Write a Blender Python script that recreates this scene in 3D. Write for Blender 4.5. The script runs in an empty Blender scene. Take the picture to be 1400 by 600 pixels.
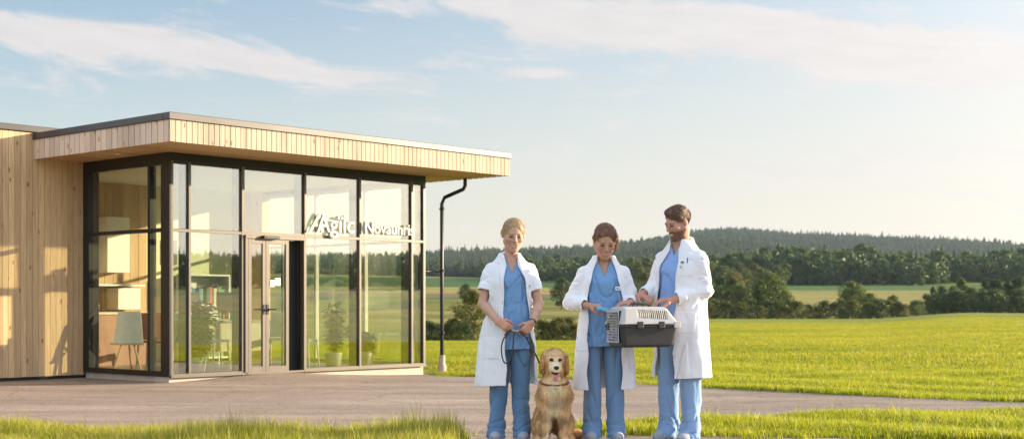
import bpy, math, random
import numpy as np
from mathutils import Vector, Matrix
R_ = math.radians
rng = np.random.default_rng(7)
random.seed(7)
scene = bpy.context.scene
COL = scene.collection
FPX, HOR, CAMZ = 1900.0, 415.0, 1.08        # focal length and horizon used to lay out the place

def tag(o, label=None, cat=None, group=None, kind=None):
    if label: o['label'] = label
    if cat: o['category'] = cat
    if group: o['group'] = group
    if kind: o['kind'] = kind
    return o

def empty(name, loc=(0, 0, 0), rz=0.0, parent=None):
    o = bpy.data.objects.new(name, None); COL.objects.link(o)
    o.location = loc; o.rotation_euler = (0, 0, rz); o.empty_display_size = 0.2
    if parent: o.parent = parent
    return o

def np_mesh(name, V, faces, smooth=False):
    """faces: (n,3) or (n,4) int array or list of such arrays"""
    if not isinstance(faces, (list, tuple)): faces = [faces]
    faces = [np.asarray(f, dtype=np.int32) for f in faces if len(f)]
    me = bpy.data.meshes.new(name)
    V = np.asarray(V, dtype=np.float32)
    me.vertices.add(len(V)); me.vertices.foreach_set('co', V.ravel())
    nl = sum(f.size for f in faces); npoly = sum(len(f) for f in faces)
    me.loops.add(nl); me.polygons.add(npoly)
    me.loops.foreach_set('vertex_index', np.concatenate([f.ravel() for f in faces]))
    starts, tot, s = [], [], 0
    for f in faces:
        n, w = f.shape
        starts.append(s + np.arange(n) * w); s += n * w
    me.polygons.foreach_set('loop_start', np.concatenate(starts).astype(np.int32))
    if smooth: me.polygons.foreach_set('use_smooth', np.ones(npoly, dtype=bool))
    me.update(calc_edges=True); me.validate()
    return me

def link(name, me, mat=None, parent=None):
    o = bpy.data.objects.new(name, me); COL.objects.link(o)
    if mat is not None:
        for m in (mat if isinstance(mat, (list, tuple)) else [mat]): me.materials.append(m)
    if parent: o.parent = parent
    return o

class MB:
    """collects boxes, tubes and polygons into one mesh"""
    def __init__(s): s.v, s.f, s.m = [], [], []
    def add(s, vs, fs, mi=0):
        b = len(s.v); s.v += [tuple(v) for v in vs]; s.f += [tuple(i + b for i in f) for f in fs]; s.m += [mi] * len(fs); return s
    def box(s, x0, x1, y0, y1, z0, z1, mi=0):
        return s.add([(x0, y0, z0), (x1, y0, z0), (x1, y1, z0), (x0, y1, z0), (x0, y0, z1), (x1, y0, z1), (x1, y1, z1), (x0, y1, z1)],
                     [(0, 3, 2, 1), (4, 5, 6, 7), (0, 1, 5, 4), (1, 2, 6, 5), (2, 3, 7, 6), (3, 0, 4, 7)], mi)
    def tube(s, pts, r, n=8, mi=0, cap=True, flat=1.0):
        pts = [Vector(p) for p in pts]; rs = r if isinstance(r, (list, tuple)) else [r] * len(pts)
        vs, fs = [], []
        up = Vector((0.13, 0.2, 1)).normalized()
        for i, p in enumerate(pts):
            a = pts[max(i - 1, 0)]; b = pts[min(i + 1, len(pts) - 1)]
            t = (b - a).normalized()
            x = t.cross(up)
            if x.length < 1e-3: x = t.cross(Vector((1, 0, 0)))
            x.normalize(); y = t.cross(x)
            for k in range(n):
                an = 2 * math.pi * k / n
                vs.append(p + x * math.cos(an) * rs[i] + y * math.sin(an) * rs[i] * flat)
        for i in range(len(pts) - 1):
            for k in range(n):
                fs.append((i * n + k, i * n + (k + 1) % n, (i + 1) * n + (k + 1) % n, (i + 1) * n + k))
        if cap:
            fs.append(tuple(range(n))); fs.append(tuple((len(pts) - 1) * n + k for k in reversed(range(n))))
        return s.add(vs, fs, mi)
    def lathe(s, prof, c=(0, 0, 0), n=20, mi=0):
        vs, fs = [], []
        for r, z in prof:
            for k in range(n):
                an = 2 * math.pi * k / n; vs.append((c[0] + r * math.cos(an), c[1] + r * math.sin(an), c[2] + z))
        for i in range(len(prof) - 1):
            for k in range(n):
                fs.append((i * n + k, i * n + (k + 1) % n, (i + 1) * n + (k + 1) % n, (i + 1) * n + k))
        return s.add(vs, fs, mi)
    def build(s, name, mat, parent=None, smooth=False, bevel=0.0):
        me = bpy.data.meshes.new(name); me.from_pydata(s.v, [], s.f)
        me.polygons.foreach_set('material_index', s.m)
        if smooth: me.polygons.foreach_set('use_smooth', [True] * len(s.f))
        me.update()
        o = link(name, me, mat, parent)
        if bevel > 0:
            b = o.modifiers.new('bevel', 'BEVEL'); b.width = bevel; b.segments = 2; b.limit_method = 'ANGLE'
        return o

# ---------------------------------------------------------------- materials
def new_mat(name):
    m = bpy.data.materials.new(name); m.use_nodes = True
    nt = m.node_tree; nt.nodes.clear()
    out = nt.nodes.new('ShaderNodeOutputMaterial')
    return m, nt, out

def N(nt, t, **kw):
    n = nt.nodes.new(t)
    for k, v in kw.items():
        if k.startswith('i_'):
            n.inputs[k[2:].replace('_', ' ')].default_value = v
        else: setattr(n, k, v)
    return n

def ramp(nt, fac, stops):
    r = nt.nodes.new('ShaderNodeValToRGB'); nt.links.new(fac, r.inputs[0])
    e = r.color_ramp.elements
    while len(e) < len(stops): e.new(0.5)
    for i, (p, c) in enumerate(stops):
        e[i].position = p; e[i].color = (*c, 1) if len(c) == 3 else c
    return r.outputs[0]

def mixc(nt, fac, a, b, mode='MIX'):
    m = nt.nodes.new('ShaderNodeMix'); m.data_type = 'RGBA'; m.blend_type = mode
    for s, v in ((m.inputs[0], fac), (m.inputs[6], a), (m.inputs[7], b)):
        if hasattr(v, 'links') or isinstance(v, bpy.types.NodeSocket): nt.links.new(v, s)
        else: s.default_value = v if isinstance(v, (int, float)) else ((*v, 1) if len(v) == 3 else v)
    return m.outputs[2]

def math_n(nt, op, a, b=None, c=None, clamp=False):
    m = nt.nodes.new('ShaderNodeMath'); m.operation = op; m.use_clamp = clamp
    for i, v in enumerate((a, b, c)):
        if v is None: continue
        if isinstance(v, bpy.types.NodeSocket): nt.links.new(v, m.inputs[i])
        else: m.inputs[i].default_value = v
    return m.outputs[0]

def noise(nt, vec, scale, detail=3, rough=0.55, dist=0.0):
    n = nt.nodes.new('ShaderNodeTexNoise'); n.inputs['Scale'].default_value = scale
    n.inputs['Detail'].default_value = detail; n.inputs['Roughness'].default_value = rough; n.inputs['Distortion'].default_value = dist
    if vec is not None: nt.links.new(vec, n.inputs['Vector'])
    return n.outputs['Fac']

def coords(nt, kind='Object', scale=(1, 1, 1)):
    tc = nt.nodes.new('ShaderNodeTexCoord'); mp = nt.nodes.new('ShaderNodeMapping')
    nt.links.new(tc.outputs[kind], mp.inputs[0]); mp.inputs['Scale'].default_value = scale
    return mp.outputs[0]

def bump(nt, h, strength=0.3, dist=0.01):
    b = nt.nodes.new('ShaderNodeBump'); b.inputs['Strength'].default_value = strength; b.inputs['Distance'].default_value = dist
    nt.links.new(h, b.inputs['Height']); return b.outputs[0]

def bsdf(nt, out, color, rough=0.6, metal=0.0, normal=None, **kw):
    p = nt.nodes.new('ShaderNodeBsdfPrincipled')
    for s, v in (('Base Color', color), ('Roughness', rough), ('Metallic', metal)):
        if isinstance(v, bpy.types.NodeSocket): nt.links.new(v, p.inputs[s])
        else: p.inputs[s].default_value = (*v, 1) if isinstance(v, tuple) and len(v) == 3 else v
    if normal is not None: nt.links.new(normal, p.inputs['Normal'])
    for k, v in kw.items(): p.inputs[k.replace('_', ' ')].default_value = v
    if out is not None: nt.links.new(p.outputs[0], out.inputs[0])
    return p

def simple(name, color, rough=0.6, metal=0.0, var=0.12, nscale=8, bmp=0.0, **kw):
    m, nt, out = new_mat(name)
    co = coords(nt)
    f = noise(nt, co, nscale, 4)
    c2 = tuple(max(0, c * (1 - var)) for c in color); c3 = tuple(min(1, c * (1 + var)) for c in color)
    col = ramp(nt, f, [(0.3, c2), (0.7, c3)])
    nrm = bump(nt, noise(nt, co, nscale * 12, 3), bmp, 0.003) if bmp else None
    bsdf(nt, out, col, rough, metal, nrm, **kw)
    return m

# ---------------------------------------------------------------- signed distance modelling
def smin(a, b, k):
    if k <= 0: return np.minimum(a, b)
    h = np.maximum(k - np.abs(a - b), 0) / k
    return np.minimum(a, b) - h * h * k * 0.25
def smax(a, b, k): return -smin(-a, -b, k)

def wav(x, y, z, f, seed=0, n=4):
    r = np.random.default_rng(seed); out = 0
    for i in range(n):
        d = r.normal(size=3); d /= np.linalg.norm(d); d = d * np.array(f) * r.uniform(.7, 1.4) * 2 * math.pi
        ph, q = r.uniform(0, 6.3, 2); e = r.normal(size=3) * np.array(f) * 2.4
        out = out + np.sin(d[0] * x + d[1] * y + d[2] * z + ph + 1.3 * np.sin(e[0] * x + e[1] * y + e[2] * z + q))
    return (out / n * 1.5).astype(np.float32)

class Grid:
    def __init__(s, lo, hi, h, src=None):
        s.lo = np.array(lo, float); s.h = h
        s.n = np.ceil((np.array(hi) - s.lo) / h).astype(int) + 1
        s.ax = [(s.lo[i] + np.arange(s.n[i]) * h).astype(np.float32) for i in range(3)]
        s.f = np.full(s.n, 0.5, np.float32) if src is None else src.copy()
    def copy(s):
        g = Grid.__new__(Grid); g.lo, g.h, g.n, g.ax, g.f = s.lo, s.h, s.n, s.ax, s.f.copy(); return g
    def sub(s, lo, hi):
        sl = []
        for i in range(3):
            a = int(np.clip(math.floor((lo[i] - s.lo[i]) / s.h), 0, s.n[i] - 1)); b = int(np.clip(math.ceil((hi[i] - s.lo[i]) / s.h) + 1, a + 1, s.n[i]))
            sl.append(slice(a, b))
        return tuple(sl), s.ax[0][sl[0]][:, None, None], s.ax[1][sl[1]][None, :, None], s.ax[2][sl[2]][None, None, :]
    def all(s): return s.ax[0][:, None, None], s.ax[1][None, :, None], s.ax[2][None, None, :]
    def put(s, sl, d, k, cut=False):
        s.f[sl] = smax(s.f[sl], -d, k) if cut else smin(s.f[sl], d, k)
    def cap(s, a, b, ra, rb=None, k=0.01, cut=False, wr=0, wf=30, seed=1, pad=0.035, flat=None):
        rb = ra if rb is None else rb
        a = np.array(a, float); b = np.array(b, float); m = max(ra, rb) + k + pad
        sl, x, y, z = s.sub(np.minimum(a, b) - m, np.maximum(a, b) + m)
        ab = b - a; L2 = max(float(ab @ ab), 1e-9)
        t = np.clip(((x - a[0]) * ab[0] + (y - a[1]) * ab[1] + (z - a[2]) * ab[2]) / L2, 0, 1)
        dx, dy, dz = x - a[0] - t * ab[0], y - a[1] - t * ab[1], z - a[2] - t * ab[2]
        d = np.sqrt(dx * dx + dy * dy + dz * dz) - (ra + (rb - ra) * t)
        if wr: d = d - wr * np.sin(t * math.sqrt(L2) * wf * 2 * math.pi + 2.2 * wav(x, y, z, (5, 5, 3), seed)) * wav(x, y, z, (4, 4, 4), seed + 5)
        s.put(sl, d.astype(np.float32), k, cut)
    def ell(s, c, r, Rm=None, k=0.01, cut=False, pad=0.035):
        c = np.array(c, float); r = np.array(r, float); m = r.max() + k + pad
        sl, x, y, z = s.sub(c - m, c + m)
        x, y, z = x - c[0], y - c[1], z - c[2]
        if Rm is not None:
            x, y, z = (Rm[0, i] * x + Rm[1, i] * y + Rm[2, i] * z for i in range(3))
        k0 = np.sqrt((x / r[0]) ** 2 + (y / r[1]) ** 2 + (z / r[2]) ** 2)
        k1 = np.sqrt((x / r[0] ** 2) ** 2 + (y / r[1] ** 2) ** 2 + (z / r[2] ** 2) ** 2) + 1e-6
        d = k0 * (k0 - 1) / k1
        s.put(sl, d.astype(np.float32), k, cut)
    def stack(s, rows, k=0.02, cut=False, pad=0.05, fold=None, p=2.0):
        rows = np.array(sorted(rows), float)
        w = rows[:, 3:].max() + pad
        lo = (rows[:, 1].min() - w, rows[:, 2].min() - w, rows[0, 0] - pad); hi = (rows[:, 1].max() + w, rows[:, 2].max() + w, rows[-1, 0] + pad)
        sl, x, y, z = s.sub(lo, hi); z1 = z[0, 0]
        # smooth interpolation of the profile
        zz = np.linspace(rows[0, 0], rows[-1, 0], 200)
        vals = []
        for c in range(1, 5):
            v = np.interp(zz, rows[:, 0], rows[:, c]); ker = np.hanning(17); ker /= ker.sum()
            v = np.convolve(np.pad(v, 8, mode='edge'), ker, 'valid'); vals.append(np.interp(z1, zz, v).astype(np.float32)[None, None, :])
        cx, cy, wx, wy = vals
        X, Y = np.abs((x - cx) / wx), np.abs((y - cy) / wy)
        k0 = (X ** p + Y ** p) ** (1 / p)
        k1 = np.sqrt((X / wx) ** 2 + (Y / wy) ** 2) + 1e-4
        d = k0 * (k0 - 1) / k1
        d = np.maximum(d, -np.minimum(wx, wy) + 0 * d)
        if fold is not None: d = d + fold(x, y, z)
        d = np.maximum(d, np.maximum(z - rows[-1, 0], rows[0, 0] - z))
        s.put(sl, d.astype(np.float32), k, cut)

def surf(g):
    """surface nets of a Grid -> verts, quads"""
    F = g.f; ins = F < 0
    c = np.zeros(tuple(np.array(F.shape) - 1), np.uint8)
    cs = [(i, j, k) for i in (0, 1) for j in (0, 1) for k in (0, 1)]
    nx, ny, nz = c.shape
    for i, j, k in cs: c += ins[i:i + nx, j:j + ny, k:k + nz]
    act = np.argwhere((c > 0) & (c < 8))
    idx = np.full(c.shape, -1, np.int32); idx[act[:, 0], act[:, 1], act[:, 2]] = np.arange(len(act))
    vals = {q: F[act[:, 0] + q[0], act[:, 1] + q[1], act[:, 2] + q[2]] for q in cs}
    P = np.zeros((len(act), 3)); cnt = np.zeros(len(act))
    for q in cs:
        for ax in range(3):
            if q[ax]: continue
            r = list(q); r[ax] = 1; r = tuple(r); a, b = vals[q], vals[r]
            m = (a < 0) != (b < 0); t = np.where(m, a / np.where(m, a - b, 1), 0)
            e = np.zeros((len(act), 3)); e += q; e[:, ax] += t
            P[m] += e[m]; cnt[m] += 1
    P = (P / cnt[:, None] + act) * g.h + g.lo
    quads = []
    for ax in range(3):
        a = np.swapaxes(ins, 0, ax); ch = a[:-1] != a[1:]
        e = np.argwhere(ch); flip = a[:-1][ch]
        e[:, [0, ax]] = e[:, [ax, 0]]
        o1, o2 = [q for q in range(3) if q != ax]
        if ax == 1: o1, o2 = o2, o1
        ok = (e[:, o1] > 0) & (e[:, o2] > 0) & (e[:, o1] < c.shape[o1]) & (e[:, o2] < c.shape[o2]); e = e[ok]; flip = flip[ok]
        def at(d1, d2):
            f = e.copy(); f[:, o1] -= d1; f[:, o2] -= d2; return idx[f[:, 0], f[:, 1], f[:, 2]]
        Q = np.stack([at(1, 1), at(0, 1), at(0, 0), at(1, 0)], 1)
        Q[~flip] = Q[~flip][:, ::-1]; quads.append(Q)
    return P, np.concatenate(quads)

def relax(V, Q, it=2, lam=0.5):
    E = np.concatenate([Q[:, [0, 1]], Q[:, [1, 2]], Q[:, [2, 3]], Q[:, [3, 0]]])
    n = len(V); deg = np.bincount(E[:, 0], minlength=n) + np.bincount(E[:, 1], minlength=n)
    for _ in range(it):
        S = np.stack([np.bincount(E[:, 0], V[E[:, 1], a], n) + np.bincount(E[:, 1], V[E[:, 0], a], n) for a in range(3)], 1)
        V = V + lam * (S / np.maximum(deg, 1)[:, None] - V)
    return V

def keep_big(V, Q, minfrac=0.02):
    """drop loose specks"""
    n = len(V); lab = np.arange(n)
    E = np.concatenate([Q[:, [0, 1]], Q[:, [1, 2]], Q[:, [2, 3]]])
    for _ in range(400):
        m = np.minimum(lab[E[:, 0]], lab[E[:, 1]]); old = lab.copy()
        np.minimum.at(lab, E[:, 0], m); np.minimum.at(lab, E[:, 1], m); lab = lab[lab]
        if (lab == old).all(): break
    u, inv, ct = np.unique(lab, return_inverse=True, return_counts=True)
    good = ct[inv] >= n * minfrac
    fq = good[Q].all(1); new = np.cumsum(good) - 1
    return V[good], new[Q[fq]]

def sdf_obj(name, g, mat, parent=None, it=2, colf=None, minfrac=0.02):
    V, Q = surf(g); V = relax(V, Q, it)
    V, Q = keep_big(V, Q, minfrac)
    me = np_mesh(name, V, Q, smooth=True)
    if colf is not None:
        c = np.ones((len(V), 4), np.float32); c[:, :3] = colf(V)
        a = me.color_attributes.new('col', 'FLOAT_COLOR', 'POINT'); a.data.foreach_set('color', c.ravel())
    return link(name, me, mat, parent), V, Q
# ================================================================ camera, sun, sky, air
cam = bpy.data.cameras.new('camera'); camo = bpy.data.objects.new('camera', cam); COL.objects.link(camo)
camo.location = (0, 0, CAMZ); camo.rotation_euler = (R_(90), 0, 0)
cam.lens = 36 * FPX / 1400; cam.sensor_width = 36; cam.shift_y = (HOR - 300) / 1400
cam.clip_end = 12000; cam.clip_start = 0.1
cam.dof.use_dof = True; cam.dof.focus_distance = 11.0; cam.dof.aperture_fstop = 4.0
scene.camera = camo

SUN_EL = R_(11.5); SUN_DIR = Vector((0.964 * math.cos(SUN_EL), 0.266 * math.cos(SUN_EL), math.sin(SUN_EL))).normalized()
sun = bpy.data.lights.new('sun', 'SUN'); sun.energy = 5.0; sun.angle = R_(0.6); sun.color = (1.0, 0.80, 0.56)
suno = bpy.data.objects.new('sun', sun); COL.objects.link(suno)
suno.rotation_euler = SUN_DIR.to_track_quat('Z', 'Y').to_euler()

w = bpy.data.worlds.new('World'); scene.world = w; w.use_nodes = True
nt = w.node_tree; nt.nodes.clear()
wo = nt.nodes.new('ShaderNodeOutputWorld'); bg = nt.nodes.new('ShaderNodeBackground')
sky = nt.nodes.new('ShaderNodeTexSky'); sky.sky_type = 'NISHITA'; sky.sun_disc = False
sky.sun_elevation = SUN_EL; sky.sun_rotation = math.atan2(SUN_DIR.x, SUN_DIR.y)
sky.altitude = 100; sky.air_density = 1.0; sky.dust_density = 0.8; sky.ozone_density = 1.6
bg.inputs[1].default_value = SKY_STR = 0.15
tc = nt.nodes.new('ShaderNodeTexCoord'); sx = nt.nodes.new('ShaderNodeSeparateXYZ'); nt.links.new(tc.outputs['Generated'], sx.inputs[0])
DX, DY, DZ = sx.outputs
az = math_n(nt, 'ARCTAN2', DX, DY)
hl = math_n(nt, 'SQRT', math_n(nt, 'ADD', math_n(nt, 'MULTIPLY', DX, DX), math_n(nt, 'MULTIPLY', DY, DY)))
el = math_n(nt, 'ARCTAN2', DZ, hl)
cv = nt.nodes.new('ShaderNodeCombineXYZ')
nt.links.new(math_n(nt, 'MULTIPLY', az, 9.0), cv.inputs[0])
nt.links.new(math_n(nt, 'MULTIPLY', math_n(nt, 'ADD', el, math_n(nt, 'MULTIPLY', az, 0.12)), 38.0), cv.inputs[1])
n1 = noise(nt, cv.outputs[0], 1.1, 9, 0.66, 0.9)
n2 = noise(nt, cv.outputs[0], 2.6, 6, 0.6, 0.4)
# placed cloud banks: azimuth, elevation (radians), half sizes, tilt, weight
def px_dir(x, y): return math.atan((x - 700) / FPX), math.atan((HOR - y) / math.hypot(FPX, x - 700))
banks = [(170, 62, 260, 30, 0.10, 1.0), (400, 92, 120, 14, 0.14, .75), (70, 55, 110, 26, 0.05, .6), (730, 12, 260, 26, 0.10, .95), (960, 42, 330, 38, 0.12, 1.15),
         (1230, 92, 220, 20, 0.03, .95), (1180, 45, 150, 20, 0.1, .7), (730, 101, 46, 7, 0.0, 1.0), (860, 128, 30, 6, 0, .5), (1390, 12, 80, 10, 0, .6), (620, 75, 40, 8, 0, .4),
         (1000, 240, 420, 34, 0.02, .36), (-500, 60, 350, 40, .05, 1.0), (2000, 60, 500, 45, .02, 1.0), (3200, 150, 700, 60, .0, .8), (1290, 215, 260, 22, 0, .4), (-1500, 110, 500, 50, 0, .9)]
tot = None
for bx, by, sx_, sy_, tl, wt in banks:
    a0, e0 = px_dir(bx, by); sa, se = sx_ / FPX, sy_ / FPX
    da = math_n(nt, 'SUBTRACT', az, a0); de = math_n(nt, 'ADD', math_n(nt, 'SUBTRACT', el, e0), math_n(nt, 'MULTIPLY', da, tl))
    q = math_n(nt, 'ADD', math_n(nt, 'POWER', math_n(nt, 'ABSOLUTE', math_n(nt, 'DIVIDE', da, sa)), 2.0), math_n(nt, 'POWER', math_n(nt, 'ABSOLUTE', math_n(nt, 'DIVIDE', de, se)), 2.0))
    g_ = math_n(nt, 'MULTIPLY', math_n(nt, 'EXPONENT', math_n(nt, 'MULTIPLY', q, -1.0)), wt)
    tot = g_ if tot is None else math_n(nt, 'ADD', tot, g_)
tot = math_n(nt, 'ADD', math_n(nt, 'MULTIPLY', tot, 0.70), math_n(nt, 'MULTIPLY', math_n(nt, 'SUBTRACT', n1, 0.5), 2.7))
tot = math_n(nt, 'ADD', tot, math_n(nt, 'MULTIPLY', math_n(nt, 'SUBTRACT', n2, 0.5), 0.5))
mr = nt.nodes.new('ShaderNodeMapRange'); mr.interpolation_type = 'SMOOTHSTEP'; nt.links.new(tot, mr.inputs[0])
mr.inputs[1].default_value = 0.05; mr.inputs[2].default_value = 0.75
cmask = math_n(nt, 'MULTIPLY', mr.outputs[0], 0.85)
# the air near the horizon is milky: lifts and whitens the low sky
mh = nt.nodes.new('ShaderNodeMapRange'); mh.interpolation_type = 'SMOOTHSTEP'; nt.links.new(math_n(nt, 'SUBTRACT', el, math_n(nt, 'MULTIPLY', az, .20)), mh.inputs[0])
mh.inputs[1].default_value = -0.02; mh.inputs[2].default_value = 0.30; mh.inputs[3].default_value = 1.0; mh.inputs[4].default_value = 0.0
MILK, CLOUD, SKYTINT = (2.28, 2.04, 1.84), (2.4, 2.24, 2.18), (.64, .595, .59)
sb = mixc(nt, 1.0, sky.outputs[0], SKYTINT, 'MULTIPLY')
base = mixc(nt, math_n(nt, 'MULTIPLY', mh.outputs[0], 0.75), sb, MILK)
shade = ramp(nt, n2, [(0.35, tuple(c * .93 for c in CLOUD)), (0.65, CLOUD)])
fin = mixc(nt, cmask, base, shade)
# glow of the low sun in the haze
dt = nt.nodes.new('ShaderNodeVectorMath'); dt.operation = 'DOT_PRODUCT'; nt.links.new(tc.outputs['Generated'], dt.inputs[0]); dt.inputs[1].default_value = tuple(SUN_DIR)
glow = math_n(nt, 'MULTIPLY', math_n(nt, 'POWER', math_n(nt, 'MAXIMUM', dt.outputs['Value'], 0.0), 5.0), 2.0)
gc = nt.nodes.new('ShaderNodeVectorMath'); gc.operation = 'SCALE'; gc.inputs[0].default_value = (2.2, 2.0, 1.7); nt.links.new(glow, gc.inputs['Scale'])
fin = mixc(nt, 1.0, fin, gc.outputs[0], 'ADD')
# added unseen bright cloud behind and above the viewer, fills the shaded sides
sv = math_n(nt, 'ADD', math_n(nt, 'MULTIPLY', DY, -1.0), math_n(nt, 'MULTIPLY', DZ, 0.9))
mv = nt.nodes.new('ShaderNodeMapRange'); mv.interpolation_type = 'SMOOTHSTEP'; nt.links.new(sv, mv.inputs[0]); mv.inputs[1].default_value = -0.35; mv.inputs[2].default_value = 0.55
fill_veil = math_n(nt, 'MULTIPLY', mv.outputs[0], ramp(nt, n1, [(.25, (.45, .45, .45)), (.65, (1, 1, 1))]))
fin = mixc(nt, math_n(nt, 'MULTIPLY', fill_veil, .85), fin, (3.5, 4.0, 4.9))
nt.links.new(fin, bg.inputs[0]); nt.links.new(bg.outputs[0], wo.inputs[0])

scene.view_settings.view_transform = 'Standard'; scene.view_settings.look = 'None'
scene.view_settings.exposure = 1.3; scene.view_settings.gamma = 1.0
scene.cycles.max_bounces = 8; scene.cycles.transparent_max_bounces = 16
scene.cycles.use_denoising = True

HAZE_D = 0.00007
def make_haze():
    mb = MB(); mb.box(-3600, 3600, -1200, 3700, -12, 190)
    m, nt, out = new_mat('haze_air')
    pv = nt.nodes.new('ShaderNodeVolumePrincipled'); pv.inputs['Color'].default_value = (0.62, 0.76, 0.92, 1)
    pv.inputs['Density'].default_value = HAZE_D; pv.inputs['Anisotropy'].default_value = 0.2
    nt.links.new(pv.outputs[0], out.inputs['Volume'])
    tag(mb.build('haze', m), 'pale summer haze lying over the valley', None, None, 'stuff')
make_haze()

# ================================================================ terrain
DOOR = (-3.46, 19.92)
def sst(x, a, b):
    t = np.clip((x - a) / (b - a), 0, 1); return t * t * (3 - 2 * t)
def near_bump(X, Y):
    return 0.075 * np.exp(-((X - DOOR[0]) ** 2 + (Y - DOOR[1]) ** 2) / 1.3) - 0.065 * np.exp(-((X + 1.0) ** 2 + (Y - 22.4) ** 2) / 3.5)
HF_R = [0, 60, 110, 160, 230, 300, 400, 520, 700, 900]; HF_Z = [0, -1.0, -1.75, -1.8, -1.3, 0.2, 4.2, 7.5, 14.7, 20]
CR_X = [-3000, -800, 0, 300, 600, 700, 800, 900, 960, 1000, 1050, 1100, 1200, 1300, 1400, 1700, 2400, 5000]
CR_Y = [350, 345, 348, 350, 348, 344, 336, 321, 312, 310, 316, 322, 330, 336, 342, 348, 346, 350]
def hfar(R): return np.interp(R, HF_R, HF_Z)
def terrain(X, Y):
    X = np.asarray(X, float); Y = np.asarray(Y, float)
    R = np.hypot(X, Y); A = np.arctan2(X, Y); px = 700 + FPX * np.tan(np.clip(A, -1.35, 1.35)); px = np.where(np.abs(A) > 1.35, 5000 * np.sign(A), px)
    rt = sst(px, 780, 980); far_rt = sst(px, 1180, 1330)
    slope = 0.0205 * (1 - rt) + (0.0064 * (1 - far_rt) + 0.0012 * far_rt) * rt
    Re = 108 * (1 - rt) + 225 * rt
    zm = -slope * np.maximum(R - 24, 0)
    b = sst(R, Re * 0.92, Re * 1.18)
    hf = hfar(np.minimum(R, 900))
    z = zm * (1 - b) + hf * b
    crest = CAMZ + (HOR - np.interp(px, CR_X, CR_Y)) / FPX * 2600 - 16
    t = np.clip((R - 900) / 1700, 0, 1)
    z = z + (crest - 20) * (t * t * (3 - 2 * t) * 0.55 + t * 0.45)
    z = z - np.maximum(R - 2600, 0) * 0.05
    # rolling ground, growing with distance
    am = np.clip((R - 300) / 1500, 0, 1) * 9 * (1 - sst(R, 2300, 2700) * .7)
    z = z + am * (np.sin(X / 170 + 1.3 + .6 * np.sin(Y / 210)) * np.sin(Y / 230 + X / 410 + .4))
    mid = np.clip((R - 30) / 60, 0, 1) * (1 - sst(R, 260, 400)) * .06
    z = z + mid * np.sin(X / 9 + 2 * np.sin(Y / 26)) * np.sin(Y / 14)
    return z + near_bump(X, Y)

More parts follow.
